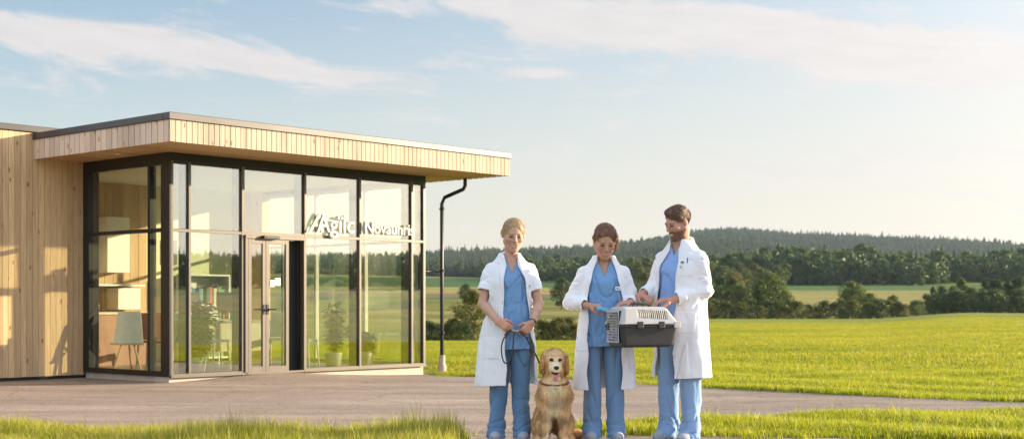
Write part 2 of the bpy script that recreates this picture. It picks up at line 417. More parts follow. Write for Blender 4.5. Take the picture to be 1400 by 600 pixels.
def make_ground():
    th = np.concatenate([np.linspace(-180, -40, 60, endpoint=False), np.linspace(-40, 40, 620, endpoint=False), np.linspace(40, 110, 120, endpoint=False), np.linspace(110, 180, 30, endpoint=False)])
    th = np.radians(th); nth = len(th)
    Rr = np.concatenate([np.linspace(0.3, 40, 200), 40 * np.exp(np.linspace(0, math.log(6500 / 40), 420))[1:]])
    A, R = np.meshgrid(th, Rr)
    X, Y = R * np.sin(A), R * np.cos(A); Z = terrain(X, Y)
    V = np.stack([X, Y, Z], -1).reshape(-1, 3)
    V = np.concatenate([V, [[0, 0, float(terrain(0, 0.01))]]])
    i, j = np.meshgrid(np.arange(len(Rr) - 1), np.arange(nth), indexing='ij'); j2 = (j + 1) % nth
    Q = np.stack([i * nth + j, i * nth + j2, (i + 1) * nth + j2, (i + 1) * nth + j], -1).reshape(-1, 4)[:, ::-1]
    c = np.arange(nth); T = np.stack([np.full(nth, len(V) - 1), (c + 1) % nth, c], 1)
    me = np_mesh('meadow_ground', V, [Q, T], smooth=True)
    # what grows where: crop colours as bands of real fields
    X, Y, Rv = V[:, 0], V[:, 1], np.hypot(V[:, 0], V[:, 1])
    px = 700 + FPX * X / np.maximum(Y, 1e-3); px = np.where(Y < 1, np.sign(X) * 4000, px)
    r_of = lambda y: np.interp(-y, -np.array([463, 448, 434.7, 420.7, 400.2, 391.5, 378, 375]), [110, 160, 230, 300, 400, 520, 700, 900])
    wob = 1 + 0.02 * np.sin(X / 60) + 0.00003 * (px - 700)
    Rw = Rv * wob
    rt = sst(px, 780, 980); Re = 108 * (1 - rt) + 225 * rt
    grass = np.array([.20, .222, .022]); tan = np.array([.275, .24, .072]); green = np.array([.065, .135, .03]); ygr = np.array([.17, .17, .035]); soil = np.array([.19, .13, .085]); pale = np.array([.36, .30, .13])
    col = np.tile(grass, (len(V), 1))
    bands = [(463, 441, ygr), (441, 436.5, tan), (436.5, 431, ygr * .85), (431, 426, tan * .9), (426, 413, ygr), (413, 410, green), (410, 404.5, soil), (404.5, 396, tan), (396, 379.5, green * .8), (379.5, 372, tan * .95)]
    left = (px < 960)
    for y0, y1, cc in bands:
        m = left & (Rw > Re * 1.02) & (Rw > r_of(y0)) & (Rw <= r_of(y1)); col[m] = cc
    rb = [(436, 428, ygr), (428, 402, tan * .95), (402, 398, tan * .75 + ygr * .2), (398, 390, green * .9)]
    for y0, y1, cc in rb:
        m = (~left) & (Rw > Re * 1.02) & (Rw > r_of(y0)) & (Rw <= r_of(y1)); col[m] = cc
    m = Rw > r_of(375.5); col[m] = (.05, .07, .02)
    m = (Rv < Re * 1.02) & (Rv > 150) & (px > 1330) & (px < 2000); 
    c4 = np.ones((len(V), 4), np.float32); c4[:, :3] = col
    a = me.color_attributes.new('crop', 'FLOAT_COLOR', 'POINT'); a.data.foreach_set('color', c4.ravel())
    m, nt, out = new_mat('meadow_grass_ground')
    at = N(nt, 'ShaderNodeVertexColor', layer_name='crop')
    g = nt.nodes.new('ShaderNodeNewGeometry'); pos = g.outputs['Position']
    def sc(s):
        mp = nt.nodes.new('ShaderNodeMapping'); nt.links.new(pos, mp.inputs[0]); mp.inputs['Scale'].default_value = s; return mp.outputs[0]
    a1 = noise(nt, sc((.03, .16, .05)), 1, 5, .6); a2 = noise(nt, sc((.9, 1.6, 1)), 1, 5, .65); a3 = noise(nt, sc((7, 9, 7)), 1, 4, .7)
    c = mixc(nt, 1.0, at.outputs[0], ramp(nt, a1, [(.3, (.62, .78, .7)), (.5, (1, 1, 1)), (.68, (1.4, 1.18, .95))]), 'MULTIPLY')
    c = mixc(nt, 1.0, c, ramp(nt, a2, [(.3, (.72, .78, .7)), (.7, (1.25, 1.2, 1.15))]), 'MULTIPLY')
    c = mixc(nt, 1.0, c, ramp(nt, a3, [(.3, (.66, .7, .62)), (.7, (1.3, 1.25, 1.2))]), 'MULTIPLY')
    bsdf(nt, out, c, .9, 0, bump(nt, a3, .9, .06), Specular_IOR_Level=.15)
    tag(link('meadow_ground', me, m), 'green meadow and striped fields rolling to wooded hills', None, None, 'structure')
make_ground()

# ---- paving: far and near edges as functions of X
FE_X = [-40, -12, -7, -2.2, -1.64, -.56, .635, 1.68, 2.58, 3.51, 4.2, 4.9, 5.56, 8, 12, 26]
FE_Y = [30, 28, 26, 22.6, 22.3, 21.15, 20.1, 18.8, 17.5, 16.7, 16.0, 15.5, 15.15, 14.3, 13.2, 11.9]
NE_X = [-40, -6, -3.4, -1.6, -.57, -.45, .45, .75, 1.1, 2.0, 3.1, 4.3, 5.5, 8, 12, 26]
NE_Y = [12.1, 11.9, 11.75, 11.35, 10.95, 11.45, 11.45, 12.1, 12.45, 12.85, 13.35, 13.7, 13.75, 13.2, 12.1, 10.8]
def far_e(x): return np.interp(x, FE_X, FE_Y) + .05 * np.sin(x * 3.1) + .03 * np.sin(x * 7.7 + 1)
def near_e(x): return np.interp(x, NE_X, NE_Y) + (.04 * np.sin(x * 4.3) + .03 * np.sin(x * 9.1 + 1)) * ((x < -.9) | (x > .6))
def front_e(x): return 11.45 - .17 * np.maximum(x - .45, 0) + .03 * np.sin(x * 5) * (x > .6)
def on_paving(x, y):
    return ((y > near_e(x)) & (y < far_e(x))) | ((x > -.45) & (y < front_e(x)) & (y > 3))
def make_paving():
    m, nt, out = new_mat('worn_asphalt')
    g = nt.nodes.new('ShaderNodeNewGeometry'); pos = g.outputs['Position']
    def sc(s):
        mp = nt.nodes.new('ShaderNodeMapping'); nt.links.new(pos, mp.inputs[0]); mp.inputs['Scale'].default_value = s; mp.inputs['Rotation'].default_value = (0, 0, .25); return mp.outputs[0]
    a0 = noise(nt, sc((.25, .9, 1)), 1, 5, .6); a1 = noise(nt, sc((1.2, 2.6, 1)), 1, 6, .65); a2 = noise(nt, sc((60, 60, 60)), 1, 3, .7); a3 = noise(nt, sc((14, 14, 14)), 1, 4, .7)
    c = ramp(nt, a0, [(.3, (.225, .172, .132)), (.7, (.375, .295, .225))])
    c = mixc(nt, 1, c, ramp(nt, a1, [(.3, (.84, .84, .84)), (.7, (1.12, 1.1, 1.08))]), 'MULTIPLY')
    c = mixc(nt, 1, c, ramp(nt, a3, [(.3, (.86, .86, .86)), (.7, (1.12, 1.12, 1.12))]), 'MULTIPLY')
    c = mixc(nt, 1, c, ramp(nt, a2, [(.35, (.6, .6, .6)), (.65, (1.4, 1.38, 1.34))]), 'MULTIPLY')
    vo = nt.nodes.new('ShaderNodeTexVoronoi'); vo.feature = 'DISTANCE_TO_EDGE'; vo.inputs['Scale'].default_value = .45
    ds = nt.nodes.new('ShaderNodeVectorMath'); ds.operation = 'ADD'; nn = nt.nodes.new('ShaderNodeTexNoise'); nn.inputs['Scale'].default_value = 1.5; nn.inputs['Detail'].default_value = 5
    nt.links.new(pos, nn.inputs['Vector']); nt.links.new(pos, ds.inputs[0]); nt.links.new(nn.outputs['Color'], ds.inputs[1]); nt.links.new(ds.outputs[0], vo.inputs['Vector'])
    ck = ramp(nt, vo.outputs['Distance'], [(.004, (.55, .55, .55)), (.012, (1, 1, 1))])
    c = mixc(nt, .5, c, mixc(nt, 1, c, ck, 'MULTIPLY'))
    mp_ = nt.nodes.new('ShaderNodeMapping'); mp_.inputs['Location'].default_value = (2, -34, 0); nt.links.new(pos, mp_.inputs[0])
    wv = nt.nodes.new('ShaderNodeTexWave'); wv.wave_type = 'RINGS'; wv.rings_direction = 'Z'; wv.inputs['Scale'].default_value = .30; wv.inputs['Distortion'].default_value = 1.2; wv.inputs['Detail'].default_value = 2; wv.inputs['Detail Scale'].default_value = .4
    nt.links.new(mp_.outputs[0], wv.inputs['Vector'])
    tr_ = ramp(nt, wv.outputs['Fac'], [(.80, (1, 1, 1)), (.93, (.84, .84, .85))]); c = mixc(nt, ramp(nt, a0, [(.4, (0, 0, 0)), (.6, (1, 1, 1))]), c, mixc(nt, 1, c, tr_, 'MULTIPLY'))
    st_ = noise(nt, sc((.55, .8, 1)), 1, 7, .7, 1.0); c = mixc(nt, 1, c, ramp(nt, st_, [(.60, (1, 1, 1)), (.70, (.80, .79, .78))]), 'MULTIPLY')
    bsdf(nt, out, c, .85, 0, bump(nt, a2, .5, .008), Specular_IOR_Level=.3)
    def sheet(name, xs, ya, yb, ny, label):
        t = np.linspace(0, 1, ny)[:, None]; X = np.tile(xs, (ny, 1)); Y = ya(xs)[None] * (1 - t) + yb(xs)[None] * t
        Z = terrain(X, Y) + .014
        # turned-down rim so the paving has an edge
        X2 = np.concatenate([X[:1], X, X[-1:]]); Y2 = np.concatenate([Y[:1] - .02, Y, Y[-1:] + .02]); Z2 = np.concatenate([Z[:1] - .06, Z, Z[-1:] - .06])
        n, k = X2.shape; V = np.stack([X2, Y2, Z2], -1).reshape(-1, 3)
        i, j = np.meshgrid(np.arange(n - 1), np.arange(k - 1), indexing='ij')
        Q = np.stack([i * k + j, i * k + j + 1, (i + 1) * k + j + 1, (i + 1) * k + j], -1).reshape(-1, 4)
        tag(link(name, np_mesh(name, V, Q, True), m), label, None, None, 'structure')
    sheet('forecourt', np.arange(-32, 22, .12), near_e, far_e, 110, 'worn brown asphalt forecourt narrowing to a path on the right')
    sheet('pavement', np.arange(-.45, 14, .12), lambda x: np.full_like(x, 3.0), front_e, 60, 'worn asphalt strip under the three people')
make_paving()

# ================================================================ scattered cover (uncountable)
def proto_coll(name, objs):
    c = bpy.data.collections.new(name)
    for o in objs: c.objects.link(o)
    return c
def raw_obj(name, me, mats):
    for m in (mats if isinstance(mats, (list, tuple)) else [mats]): me.materials.append(m)
    return bpy.data.objects.new(name, me)
def scatter(name, P, rot, scl, idx, coll, label):
    me = bpy.data.meshes.new(name); me.vertices.add(len(P)); me.vertices.foreach_set('co', np.asarray(P, np.float32).ravel())
    for nm, ty, arr, pr in (('rot', 'FLOAT_VECTOR', rot, 'vector'), ('scl', 'FLOAT_VECTOR', scl, 'vector'), ('pick', 'INT', idx, 'value')):
        a = me.attributes.new(nm, ty, 'POINT'); a.data.foreach_set(pr, np.asarray(arr, np.int32 if ty == 'INT' else np.float32).ravel())
    o = link(name, me)
    ng = bpy.data.node_groups.new(name + '_nodes', 'GeometryNodeTree')
    ng.interface.new_socket('Geometry', in_out='INPUT', socket_type='NodeSocketGeometry'); ng.interface.new_socket('Geometry', in_out='OUTPUT', socket_type='NodeSocketGeometry')
    gi = ng.nodes.new('NodeGroupInput'); go = ng.nodes.new('NodeGroupOutput')
    ip = ng.nodes.new('GeometryNodeInstanceOnPoints'); ci = ng.nodes.new('GeometryNodeCollectionInfo')
    ci.inputs['Collection'].default_value = coll; ci.inputs['Separate Children'].default_value = True; ci.inputs['Reset Children'].default_value = True
    ip.inputs['Pick Instance'].default_value = True
    def attr(nm, ty):
        n = ng.nodes.new('GeometryNodeInputNamedAttribute'); n.data_type = ty; n.inputs['Name'].default_value = nm; return n.outputs['Attribute']
    L = ng.links.new
    L(gi.outputs[0], ip.inputs['Points']); L(ci.outputs[0], ip.inputs['Instance'])
    L(attr('pick', 'INT'), ip.inputs['Instance Index']); L(attr('rot', 'FLOAT_VECTOR'), ip.inputs['Rotation']); L(attr('scl', 'FLOAT_VECTOR'), ip.inputs['Scale'])
    L(ip.outputs[0], go.inputs[0])
    md = o.modifiers.new('scatter', 'NODES'); md.node_group = ng
    return tag(o, label, None, None, 'stuff')

def leaf_mat(name, cols, trans=.35, rough=.55, attr='tint'):
    m, nt, out = new_mat(name)
    oi = nt.nodes.new('ShaderNodeObjectInfo'); at = N(nt, 'ShaderNodeAttribute', attribute_name=attr)
    ml = nt.nodes.new('ShaderNodeMapping'); ml.inputs['Scale'].default_value = (.35, 1.5, 1); nt.links.new(oi.outputs['Location'], ml.inputs[0]); pn = noise(nt, ml.outputs[0], .6, 4, .65)
    m2 = nt.nodes.new('ShaderNodeMapping'); m2.inputs['Scale'].default_value = (.03, .16, 1); nt.links.new(oi.outputs['Location'], m2.inputs[0]); pn = math_n(nt, 'ADD', math_n(nt, 'MULTIPLY', pn, .55), math_n(nt, 'MULTIPLY', noise(nt, m2.outputs[0], 1, 3, .5), .45))
    f = math_n(nt, 'ADD', math_n(nt, 'MULTIPLY', oi.outputs['Random'], .35), math_n(nt, 'MULTIPLY', at.outputs['Fac'], .35))
    f = math_n(nt, 'ADD', f, math_n(nt, 'MULTIPLY', math_n(nt, 'SUBTRACT', pn, .40), 1.9), clamp=True)
    c = ramp(nt, f, [(i / (len(cols) - 1), c) for i, c in enumerate(cols)])
    p = bsdf(nt, None, c, rough, Specular_IOR_Level=.3)
    t = nt.nodes.new('ShaderNodeBsdfTranslucent'); nt.links.new(mixc(nt, 1, c, (1.5, 1.5, .8), 'MULTIPLY'), t.inputs[0])
    mx = nt.nodes.new('ShaderNodeMixShader'); mx.inputs[0].default_value = trans
    nt.links.new(p.outputs[0], mx.inputs[1]); nt.links.new(t.outputs[0], mx.inputs[2]); nt.links.new(mx.outputs[0], out.inputs[0])
    return m

def blade_tuft(n, rad, h0, h1, wd, seed, bend=.35):
    r = np.random.default_rng(seed); V, T, tint = [], [], []
    for _ in range(n):
        a, q = r.uniform(0, 6.28), rad * math.sqrt(r.uniform()); bx, by = q * math.cos(a), q * math.sin(a)
        h = r.uniform(h0, h1); ld = r.uniform(0, 6.28); lean = r.uniform(.05, bend) * h; dx, dy = math.cos(ld), math.sin(ld)
        sx, sy = -dy * wd / 2, dx * wd / 2; b = len(V); tt = r.uniform()
        V += [(bx - sx, by - sy, -.01), (bx + sx, by + sy, -.01), (bx + dx * lean * .3 + sx * .8, by + dy * lean * .3 + sy * .8, h * .55),
              (bx + dx * lean * .3 - sx * .8, by + dy * lean * .3 - sy * .8, h * .55), (bx + dx * lean, by + dy * lean, h)]
        T += [(b, b + 1, b + 2), (b, b + 2, b + 3), (b + 3, b + 2, b + 4)]; tint += [tt] * 5
    me = np_mesh('grass_tuft', V, np.array(T)); a = me.attributes.new('tint', 'FLOAT', 'POINT'); a.data.foreach_set('value', tint)
    return me

def make_grass():
    gm = leaf_mat('grass_blades', [(.07, .13, .010), (.19, .25, .013), (.29, .31, .02), (.46, .40, .07)], .5, .45)
    dm = leaf_mat('meadow_blades', [(.085, .13, .012), (.185, .22, .016), (.27, .265, .022), (.42, .36, .07)], .5, .5)
    dry = leaf_mat('dry_blades', [(.14, .17, .02), (.34, .32, .07), (.58, .50, .20)], .5, .5)
    near = proto_coll('tufts_near', [raw_obj('tuft', blade_tuft(16, .05, .035, .095, .0055, s), gm) for s in range(5)] + [raw_obj('tuft', blade_tuft(5, .05, .10, .2, .005, 30 + s, .5), gm) for s in range(2)] + [raw_obj('tuft', blade_tuft(9, .06, .04, .13, .0045, 80 + s, .6), dry) for s in range(2)])
    far = proto_coll('tufts_far', [raw_obj('tuft', blade_tuft(18, .14, .035, .085, .009, 60 + s), dm) for s in range(4)])
    def pts(n, r0, r1, a0, a1, pw=2.0):
        u = rng.uniform(size=n); R = (r0 ** pw + u * (r1 ** pw - r0 ** pw)) ** (1 / pw); A = np.radians(rng.uniform(a0, a1, n)); return R * np.sin(A), R * np.cos(A)
    def go(name, X, Y, coll, nn, s0, s1, label, hs=None, special=None):
        n = len(X); Z = terrain(X, Y); s = rng.uniform(s0, s1, n)
        hz = s * (1 if hs is None else hs)
        rot = np.stack([rng.uniform(-.15, .15, n), rng.uniform(-.15, .15, n), rng.uniform(0, 6.28, n)], 1)
        idx = rng.integers(0, nn, n) if special is None else special
        scatter(name, np.stack([X, Y, Z], 1), rot, np.stack([s, s, hz], 1), idx, coll, label)
    # right-hand island of grass and left-hand verge, kept off the paving
    X, Y = pts(215000, 7.9, 23, -31, 31, 1.3); jx, jy = X + rng.normal(size=len(X)) * .07, Y + rng.normal(size=len(X)) * .10 * (.4 + np.abs(np.sin(X * 2.1 + 1) * np.sin(X * .9))); m = ~on_paving(jx, jy) & ~((X < -1.2) & (Y > 14)) & ~((X > .4) & (Y < 10)) ; X, Y = X[m], Y[m]
    n = len(X); idx = rng.integers(0, 5, n); tall = rng.uniform(size=n) < .012; idx[tall] = rng.integers(5, 7, tall.sum()); dr_ = rng.uniform(size=n) < np.where((X < -.4) & (Y < 12.4), .55, .10); idx[dr_] = rng.integers(7, 9, dr_.sum())
    patch = .75 + .45 * np.sin(X * 1.7 + 2 * np.sin(Y * 1.1)) * np.sin(Y * 2.3 + X)
    verge = (X < -.4) & (Y < 12.4); hs = np.where(verge, 1.35, .85) * np.clip(patch, .45, 1.35) * np.where(verge, .8 + .6 * np.abs(np.sin(X * 1.3 + 2 * np.sin(X * .6))) , 1)
    go('grass', X, Y, near, 9, .8, 1.35, 'short yellow green grass along the edges of the asphalt', hs, idx)
    X, Y = pts(120000, 20, 125, -34, 34, .9); m = ~on_paving(X, Y) & ~((X < -.9 + 0 * Y) & (Y < 30) & (X / Y < -.055)); X, Y = X[m], Y[m]
    R = np.hypot(X, Y); go('meadow_grass', X, Y, far, 4, .8, 1.3, 'sunlit meadow grass stretching back behind the people', (1.0 + .25 * np.sin(X * .8 + np.sin(Y * .5) * 2)) * .60)
make_grass()

def pebble(seed):
    r = np.random.default_rng(seed); V, F = [], []
    mb = MB(); mb.lathe([(0, 0), (.8, .1), (1, .45), (.7, .85), (0, 1)], n=6); V = np.array(mb.v) * r.uniform(.75, 1.25, (len(mb.v), 3)); me = bpy.data.meshes.new('pebble'); me.from_pydata(V.tolist(), [], mb.f); me.update(); return me
def make_gravel():
    gm = simple('gravel_stone', (.34, .29, .24), .9, var=.3, nscale=.8); c = proto_coll('pebbles', [raw_obj('pebble', pebble(s_), gm) for s_ in range(3)])
    X = rng.uniform(-7, 8, 9000); e = rng.integers(0, 3, 9000); Y = np.where(e == 0, near_e(X) + np.abs(rng.normal(size=9000)) * .25, np.where(e == 1, far_e(X) - np.abs(rng.normal(size=9000)) * .25, rng.uniform(9, 22, 9000)))
    m = on_paving(X, Y) & ~((X < -1.2) & (Y > 18.2 + .9 * (X + 4.6))); X, Y = X[m], Y[m]; n = len(X); sc = rng.uniform(.003, .010, n)
    scatter('gravel', np.stack([X, Y, terrain(X, Y) + .0135], 1), np.stack([0 * X, 0 * X, rng.uniform(0, 6, n)], 1), np.stack([sc, sc, sc * .6], 1), rng.integers(0, 3, n), c, 'loose grit scattered over the asphalt and along its edges')
make_gravel()
# ================================================================ trees
bark = simple('tree_bark', (.12, .09, .065), .9, nscale=3, var=.3)
def crown_mesh(seed, H, W, n_cl, n_leaf, leaf, z0=.18, shape='round'):
    """leaf clumps through a crown volume; returns mesh"""
    r = np.random.default_rng(seed); cs, rs = [], []
    for i in range(n_cl):
        t = r.uniform(0, 1) ** .85; z = H * (z0 + (1 - z0) * t * .93)
        prof = {'round': math.sqrt(max(0.05, 1 - (2 * t - .85) ** 2 * .8)), 'tall': math.sqrt(max(.05, 1 - (1.7 * t - .6) ** 2)) * .8, 'bush': math.sqrt(max(.05, 1 - t * t))}[shape]
        a = r.uniform(0, 6.28); q = W * .5 * prof * r.uniform(.25, .88)
        cs.append((q * math.cos(a), q * math.sin(a), z)); rs.append(W * r.uniform(.13, .24) * (.6 + .4 * prof))
    cs, rs = np.array(cs), np.array(rs)
    ci = r.integers(0, n_cl, n_leaf)
    d = r.normal(size=(n_leaf, 3)); d /= np.linalg.norm(d, axis=1)[:, None]
    rad = rs[ci] * r.uniform(.45, 1.08, n_leaf); P = cs[ci] + d * rad[:, None] * (1, 1, .85)
    u = np.cross(d + .8 * r.normal(size=(n_leaf, 3)), r.normal(size=(n_leaf, 3))); u /= np.linalg.norm(u, axis=1)[:, None]
    v = np.cross(u, d + .6 * r.normal(size=(n_leaf, 3))); v /= np.linalg.norm(v, axis=1)[:, None]
    s = (leaf * r.uniform(.6, 1.3, n_leaf))[:, None]
    V = np.stack([P - u * s * .5, P + v * s * .38, P + u * s * .5, P - v * s * .38], 1).reshape(-1, 3)
    Q = np.arange(n_leaf * 4).reshape(-1, 4); me = np_mesh('crown', V, Q)
    tv = np.clip(r.uniform(0, 1, n_cl)[ci] * .7 + r.uniform(0, .3, n_leaf), 0, 1)
    a = me.attributes.new('tint', 'FLOAT', 'POINT'); a.data.foreach_set('value', np.repeat(tv, 4).astype(np.float32))
    return me, cs
def trunk_mesh(H, W, cs, rt, seed):
    r = np.random.default_rng(seed); mb = MB()
    mb.tube([(0, 0, -.4), (0, 0, 0), (.02 * W, 0, H * .3), (-.02 * W, .02 * W, H * .6), (0, 0, H * .88)], [rt * 1.4, rt, rt * .75, rt * .45, rt * .12], 8)
    for c in cs[r.permutation(len(cs))[:9]]:
        z = max(H * .15, c[2] - H * .2); mb.tube([(0, 0, z), (c[0] * .5, c[1] * .5, z + (c[2] - z) * .6), tuple(c)], [rt * .4, rt * .22, rt * .07], 5)
    me = bpy.data.meshes.new('trunk'); me.from_pydata(mb.v, [], mb.f); me.update(); me.materials.append(bark); return me

LEAF_D = leaf_mat('dark_leaves', [(.030, .052, .014), (.052, .082, .020), (.085, .115, .026)], .25)
LEAF_M = leaf_mat('mid_leaves', [(.052, .082, .016), (.085, .12, .022), (.135, .16, .032)], .3)
LEAF_Y = leaf_mat('olive_leaves', [(.065, .07, .015), (.10, .105, .02), (.15, .14, .03)], .3)
kinds = {}
def make_kind(key, H, W, ncl, nleaf, leaf, shape, mat, seed, z0=.18, rt=None):
    me, cs = crown_mesh(seed, H, W, ncl, nleaf, leaf, z0, shape); me.materials.append(mat)
    kinds[key] = (me, trunk_mesh(H, W, cs, rt or H * .022, seed), H)
make_kind('birch_tree', 7, 3.6, 34, 3600, .24, 'tall', LEAF_M, 1)
make_kind('leafy_tree', 6.5, 5.2, 46, 4600, .26, 'round', LEAF_M, 2)
make_kind('dark_tree', 6.5, 5.0, 44, 4600, .26, 'round', LEAF_D, 3)
make_kind('olive_tree', 6, 4.6, 40, 3800, .24, 'round', LEAF_Y, 4)
make_kind('slim_dark_tree', 7.5, 3.2, 34, 3400, .24, 'tall', LEAF_D, 5)
make_kind('shrub', 2.0, 2.8, 26, 2200, .13, 'bush', LEAF_Y, 6, .05, .04)
make_kind('dark_shrub', 2.0, 2.8, 26, 2200, .13, 'bush', LEAF_D, 7, .05, .04)
def plant_tree(kind, px, R, h, label, group=None, name=None, widen=1.0, cat='tree'):
    A = math.atan((px - 700) / FPX); Y = R * math.cos(A); X = R * math.sin(A)
    crown, trunk, H = kinds[kind]; s = h / H
    o = empty(name or ('shrub' if 'shrub' in kind else kind), (X, Y, float(terrain(X, Y)) - .03), random.uniform(0, 6.28)); o.scale = (s * widen, s * widen, s)
    tag(o, label, 'shrub' if 'shrub' in kind else cat, group)
    link('crown', crown, None, o); link('trunk', trunk, None, o)
    return o
# (kind, px, distance, height, label)
T = [
 ('olive_tree', 644, 104, 3.9, 'bushy olive tree rising from the hedge close behind the short sleeved woman\'s elbow', 1.0),
 ('dark_tree', 637, 330, 4.2, 'small round dark tree alone in the striped fields, left of the woman with the leash', 1.2),
 ('dark_tree', 768, 285, 6.6, 'dark rounded tree in the fields seen between the two women', 1.1),
 ('dark_tree', 786, 300, 5.2, 'lower dark tree touching the sleeve of the woman in the middle', 1.1),
 ('leafy_tree', 972, 236, 7.0, 'leafy tree half hidden by the man\'s coat, first of the field edge clump', 1.0),
 ('dark_tree', 986, 250, 8.2, 'dark leafy tree second in the clump to the right of the man', 1.0),
 ('birch_tree', 1000, 238, 8.6, 'tall narrow green tree third in the clump right of the man', 1.1),
 ('leafy_tree', 1013, 232, 6.6, 'rounded green tree in the middle of the field edge clump', 1.0),
 ('olive_tree', 1026, 236, 6.2, 'yellowish green tree in the clump, before its tallest member', 1.0),
 ('birch_tree', 1040, 234, 7.6, 'upright green tree just left of the tallest tree of the clump', 1.1),
 ('leafy_tree', 1054, 238, 9.0, 'tallest broad tree of the clump beside the far yellow field', 1.05),
 ('leafy_tree', 1073, 233, 5.6, 'rounded tree closing the right end of the field edge clump', 1.0),
 ('leafy_tree', 1166, 231, 7.2, 'broad tree standing highest in the low hedgerow before the yellow field', 1.1),
 ('dark_tree', 1157, 235, 5.4, 'darker tree leaning against the left side of the broad hedgerow tree', 1.0),
 ('leafy_tree', 1190, 229, 4.9, 'small round tree next right of the broad hedgerow tree', 1.0),
 ('olive_tree', 1221, 227, 4.4, 'small yellowish tree in the hedgerow midway to the dark thicket', 1.0),
 ('leafy_tree', 1250, 227, 2.9, 'lowest round tree at the right end of the hedgerow', 1.2),
 ('slim_dark_tree', 1276, 262, 6.8, 'slim dark tree at the left edge of the thicket on the right', 1.1),
 ('dark_tree', 1288, 268, 6.6, 'round dark tree second from the left edge of the right thicket', 1.0),
 ('slim_dark_tree', 1301, 262, 7.0, 'slim dark tree third from the left edge of the right thicket', 1.1),
 ('birch_tree', 1314, 272, 8.8, 'paler upright tree rising above the right thicket', 1.1),
 ('dark_tree', 1328, 262, 6.2, 'low dark tree in the middle of the right thicket', 1.1),
 ('leafy_tree', 1341, 262, 4.9, 'small green tree standing out at the foot of the right thicket', 1.1),
 ('slim_dark_tree', 1347, 275, 8.4, 'tall dark tree right of the pale upright one in the thicket', 1.2),
 ('dark_tree', 1362, 268, 8.2, 'wide dark tree near the right edge of the picture', 1.1),
 ('slim_dark_tree', 1378, 264, 8.0, 'dark upright tree second from the right edge of the picture', 1.2),
 ('dark_tree', 1394, 268, 8.6, 'dark tree cut by the right edge of the picture', 1.1),
 ('dark_tree', 1418, 266, 8.0, 'dark tree beyond the right edge of the thicket', 1.1)]
for k, px, Rr, h, lab, wd in T: plant_tree(k, px, Rr, h * (.74 if px > 1270 else .84 if px > 960 else 1), lab, 'trees along the field edges', None, wd)
# mid-valley trees behind the clump (between the man and the wood)
mid = [(964, 330), (984, 380), (1002, 345), (1022, 400), (1042, 360), (1062, 420), (1030, 470), (1074, 470), (992, 450), (1010, 500), (880, 330), (872, 420), (893, 380), (868, 300), (886, 460), (1050, 520), (968, 480)]
for i, (px, Rr) in enumerate(mid):
    k = ['leafy_tree', 'dark_tree', 'olive_tree', 'birch_tree'][i % 4]
    plant_tree(k, px, Rr, random.uniform(6.2, 8.6) * (Rr / 400) ** .6, 'tree in the loose belt crossing the valley behind the man', 'trees in the valley belt behind the man', 'valley_tree', 1.15)
# low hedge shrubs at the meadow's far edge
for i in range(34):
    px = 566 + i * 7.6 + random.uniform(-2, 2)
    if 655 < px < 735: continue
    k = 'shrub' if i % 3 else 'dark_shrub'
    g = 'hedge shrubs between the drainpipe and the short sleeved woman' if px < 680 else 'hedge shrubs behind the dog between the two women'
    lab = ('bushy shrub in the low hedge seen between the building and the woman with the leash' if px < 680 else 'bushy shrub in the low hedge seen behind the golden dog')
    plant_tree(k, px, 102 + random.uniform(-2, 3), random.uniform(1.15, 1.75), lab, g, 'shrub', 1.1)
for i in range(24):
    px = 966 + i * 12.4 + random.uniform(-3, 3)
    plant_tree('dark_shrub' if i % 2 else 'shrub', px, 222 + random.uniform(-3, 4), random.uniform(1.7, 3.0), 'low shrub in the hedgerow along the far edge of the right meadow', 'low shrubs in the right hedgerow', 'shrub', 1.2)

for i in range(20):
    px = 1268 + i * 8 + random.uniform(-3, 3)
    plant_tree('dark_shrub', px, 256 + random.uniform(-2, 4), random.uniform(2.6, 4.2), 'dark shrub filling the foot of the right thicket', 'dark shrubs at the foot of the right thicket', 'shrub', 1.0)
# ---- far woods: one mass
def conifer(seed, H, W):
    r = np.random.default_rng(seed); V, T_, tn = [], [], []
    L = 13
    for l in range(L):
        t = l / (L - 1); z = H * (.12 + .86 * t); rad = W * .5 * (1 - t) ** .8 + .12; nb = 9
        for b in range(nb):
            a = 6.28 * b / nb + r.uniform(-.3, .3); rr = rad * r.uniform(.65, 1.2); w_ = .34
            i = len(V); V += [(0, 0, z + H * .06), (rr * math.cos(a - w_), rr * math.sin(a - w_), z - H * .03 * r.uniform(.3, 1.2)), (rr * 1.1 * math.cos(a), rr * 1.1 * math.sin(a), z - H * .045), (rr * math.cos(a + w_), rr * math.sin(a + w_), z - H * .03 * r.uniform(.3, 1.2))]
            T_ += [(i, i + 1, i + 2), (i, i + 2, i + 3)]; tn += [r.uniform()] * 4
    i = len(V); V += [(-.1, 0, 0), (.1, 0, 0), (0, 0, H * 1.0)]; T_.append((i, i + 1, i + 2)); tn += [0] * 3
    me = np_mesh('fir', V, np.array(T_)); a = me.attributes.new('tint', 'FLOAT', 'POINT'); a.data.foreach_set('value', tn); return me
CON = leaf_mat('fir_needles', [(.026, .048, .020), (.042, .072, .026), (.068, .100, .034)], .15)
DEC = leaf_mat('far_leaves', [(.036, .070, .020), (.060, .105, .028), (.10, .145, .036)], .25)
OLV = leaf_mat('far_pale_leaves', [(.07, .095, .024), (.11, .13, .032), (.15, .165, .045)], .25)
def far_dec(seed, H, W):
    me, _ = crown_mesh(seed, H, W, 26, 620, 1.5, .1, 'round'); return me
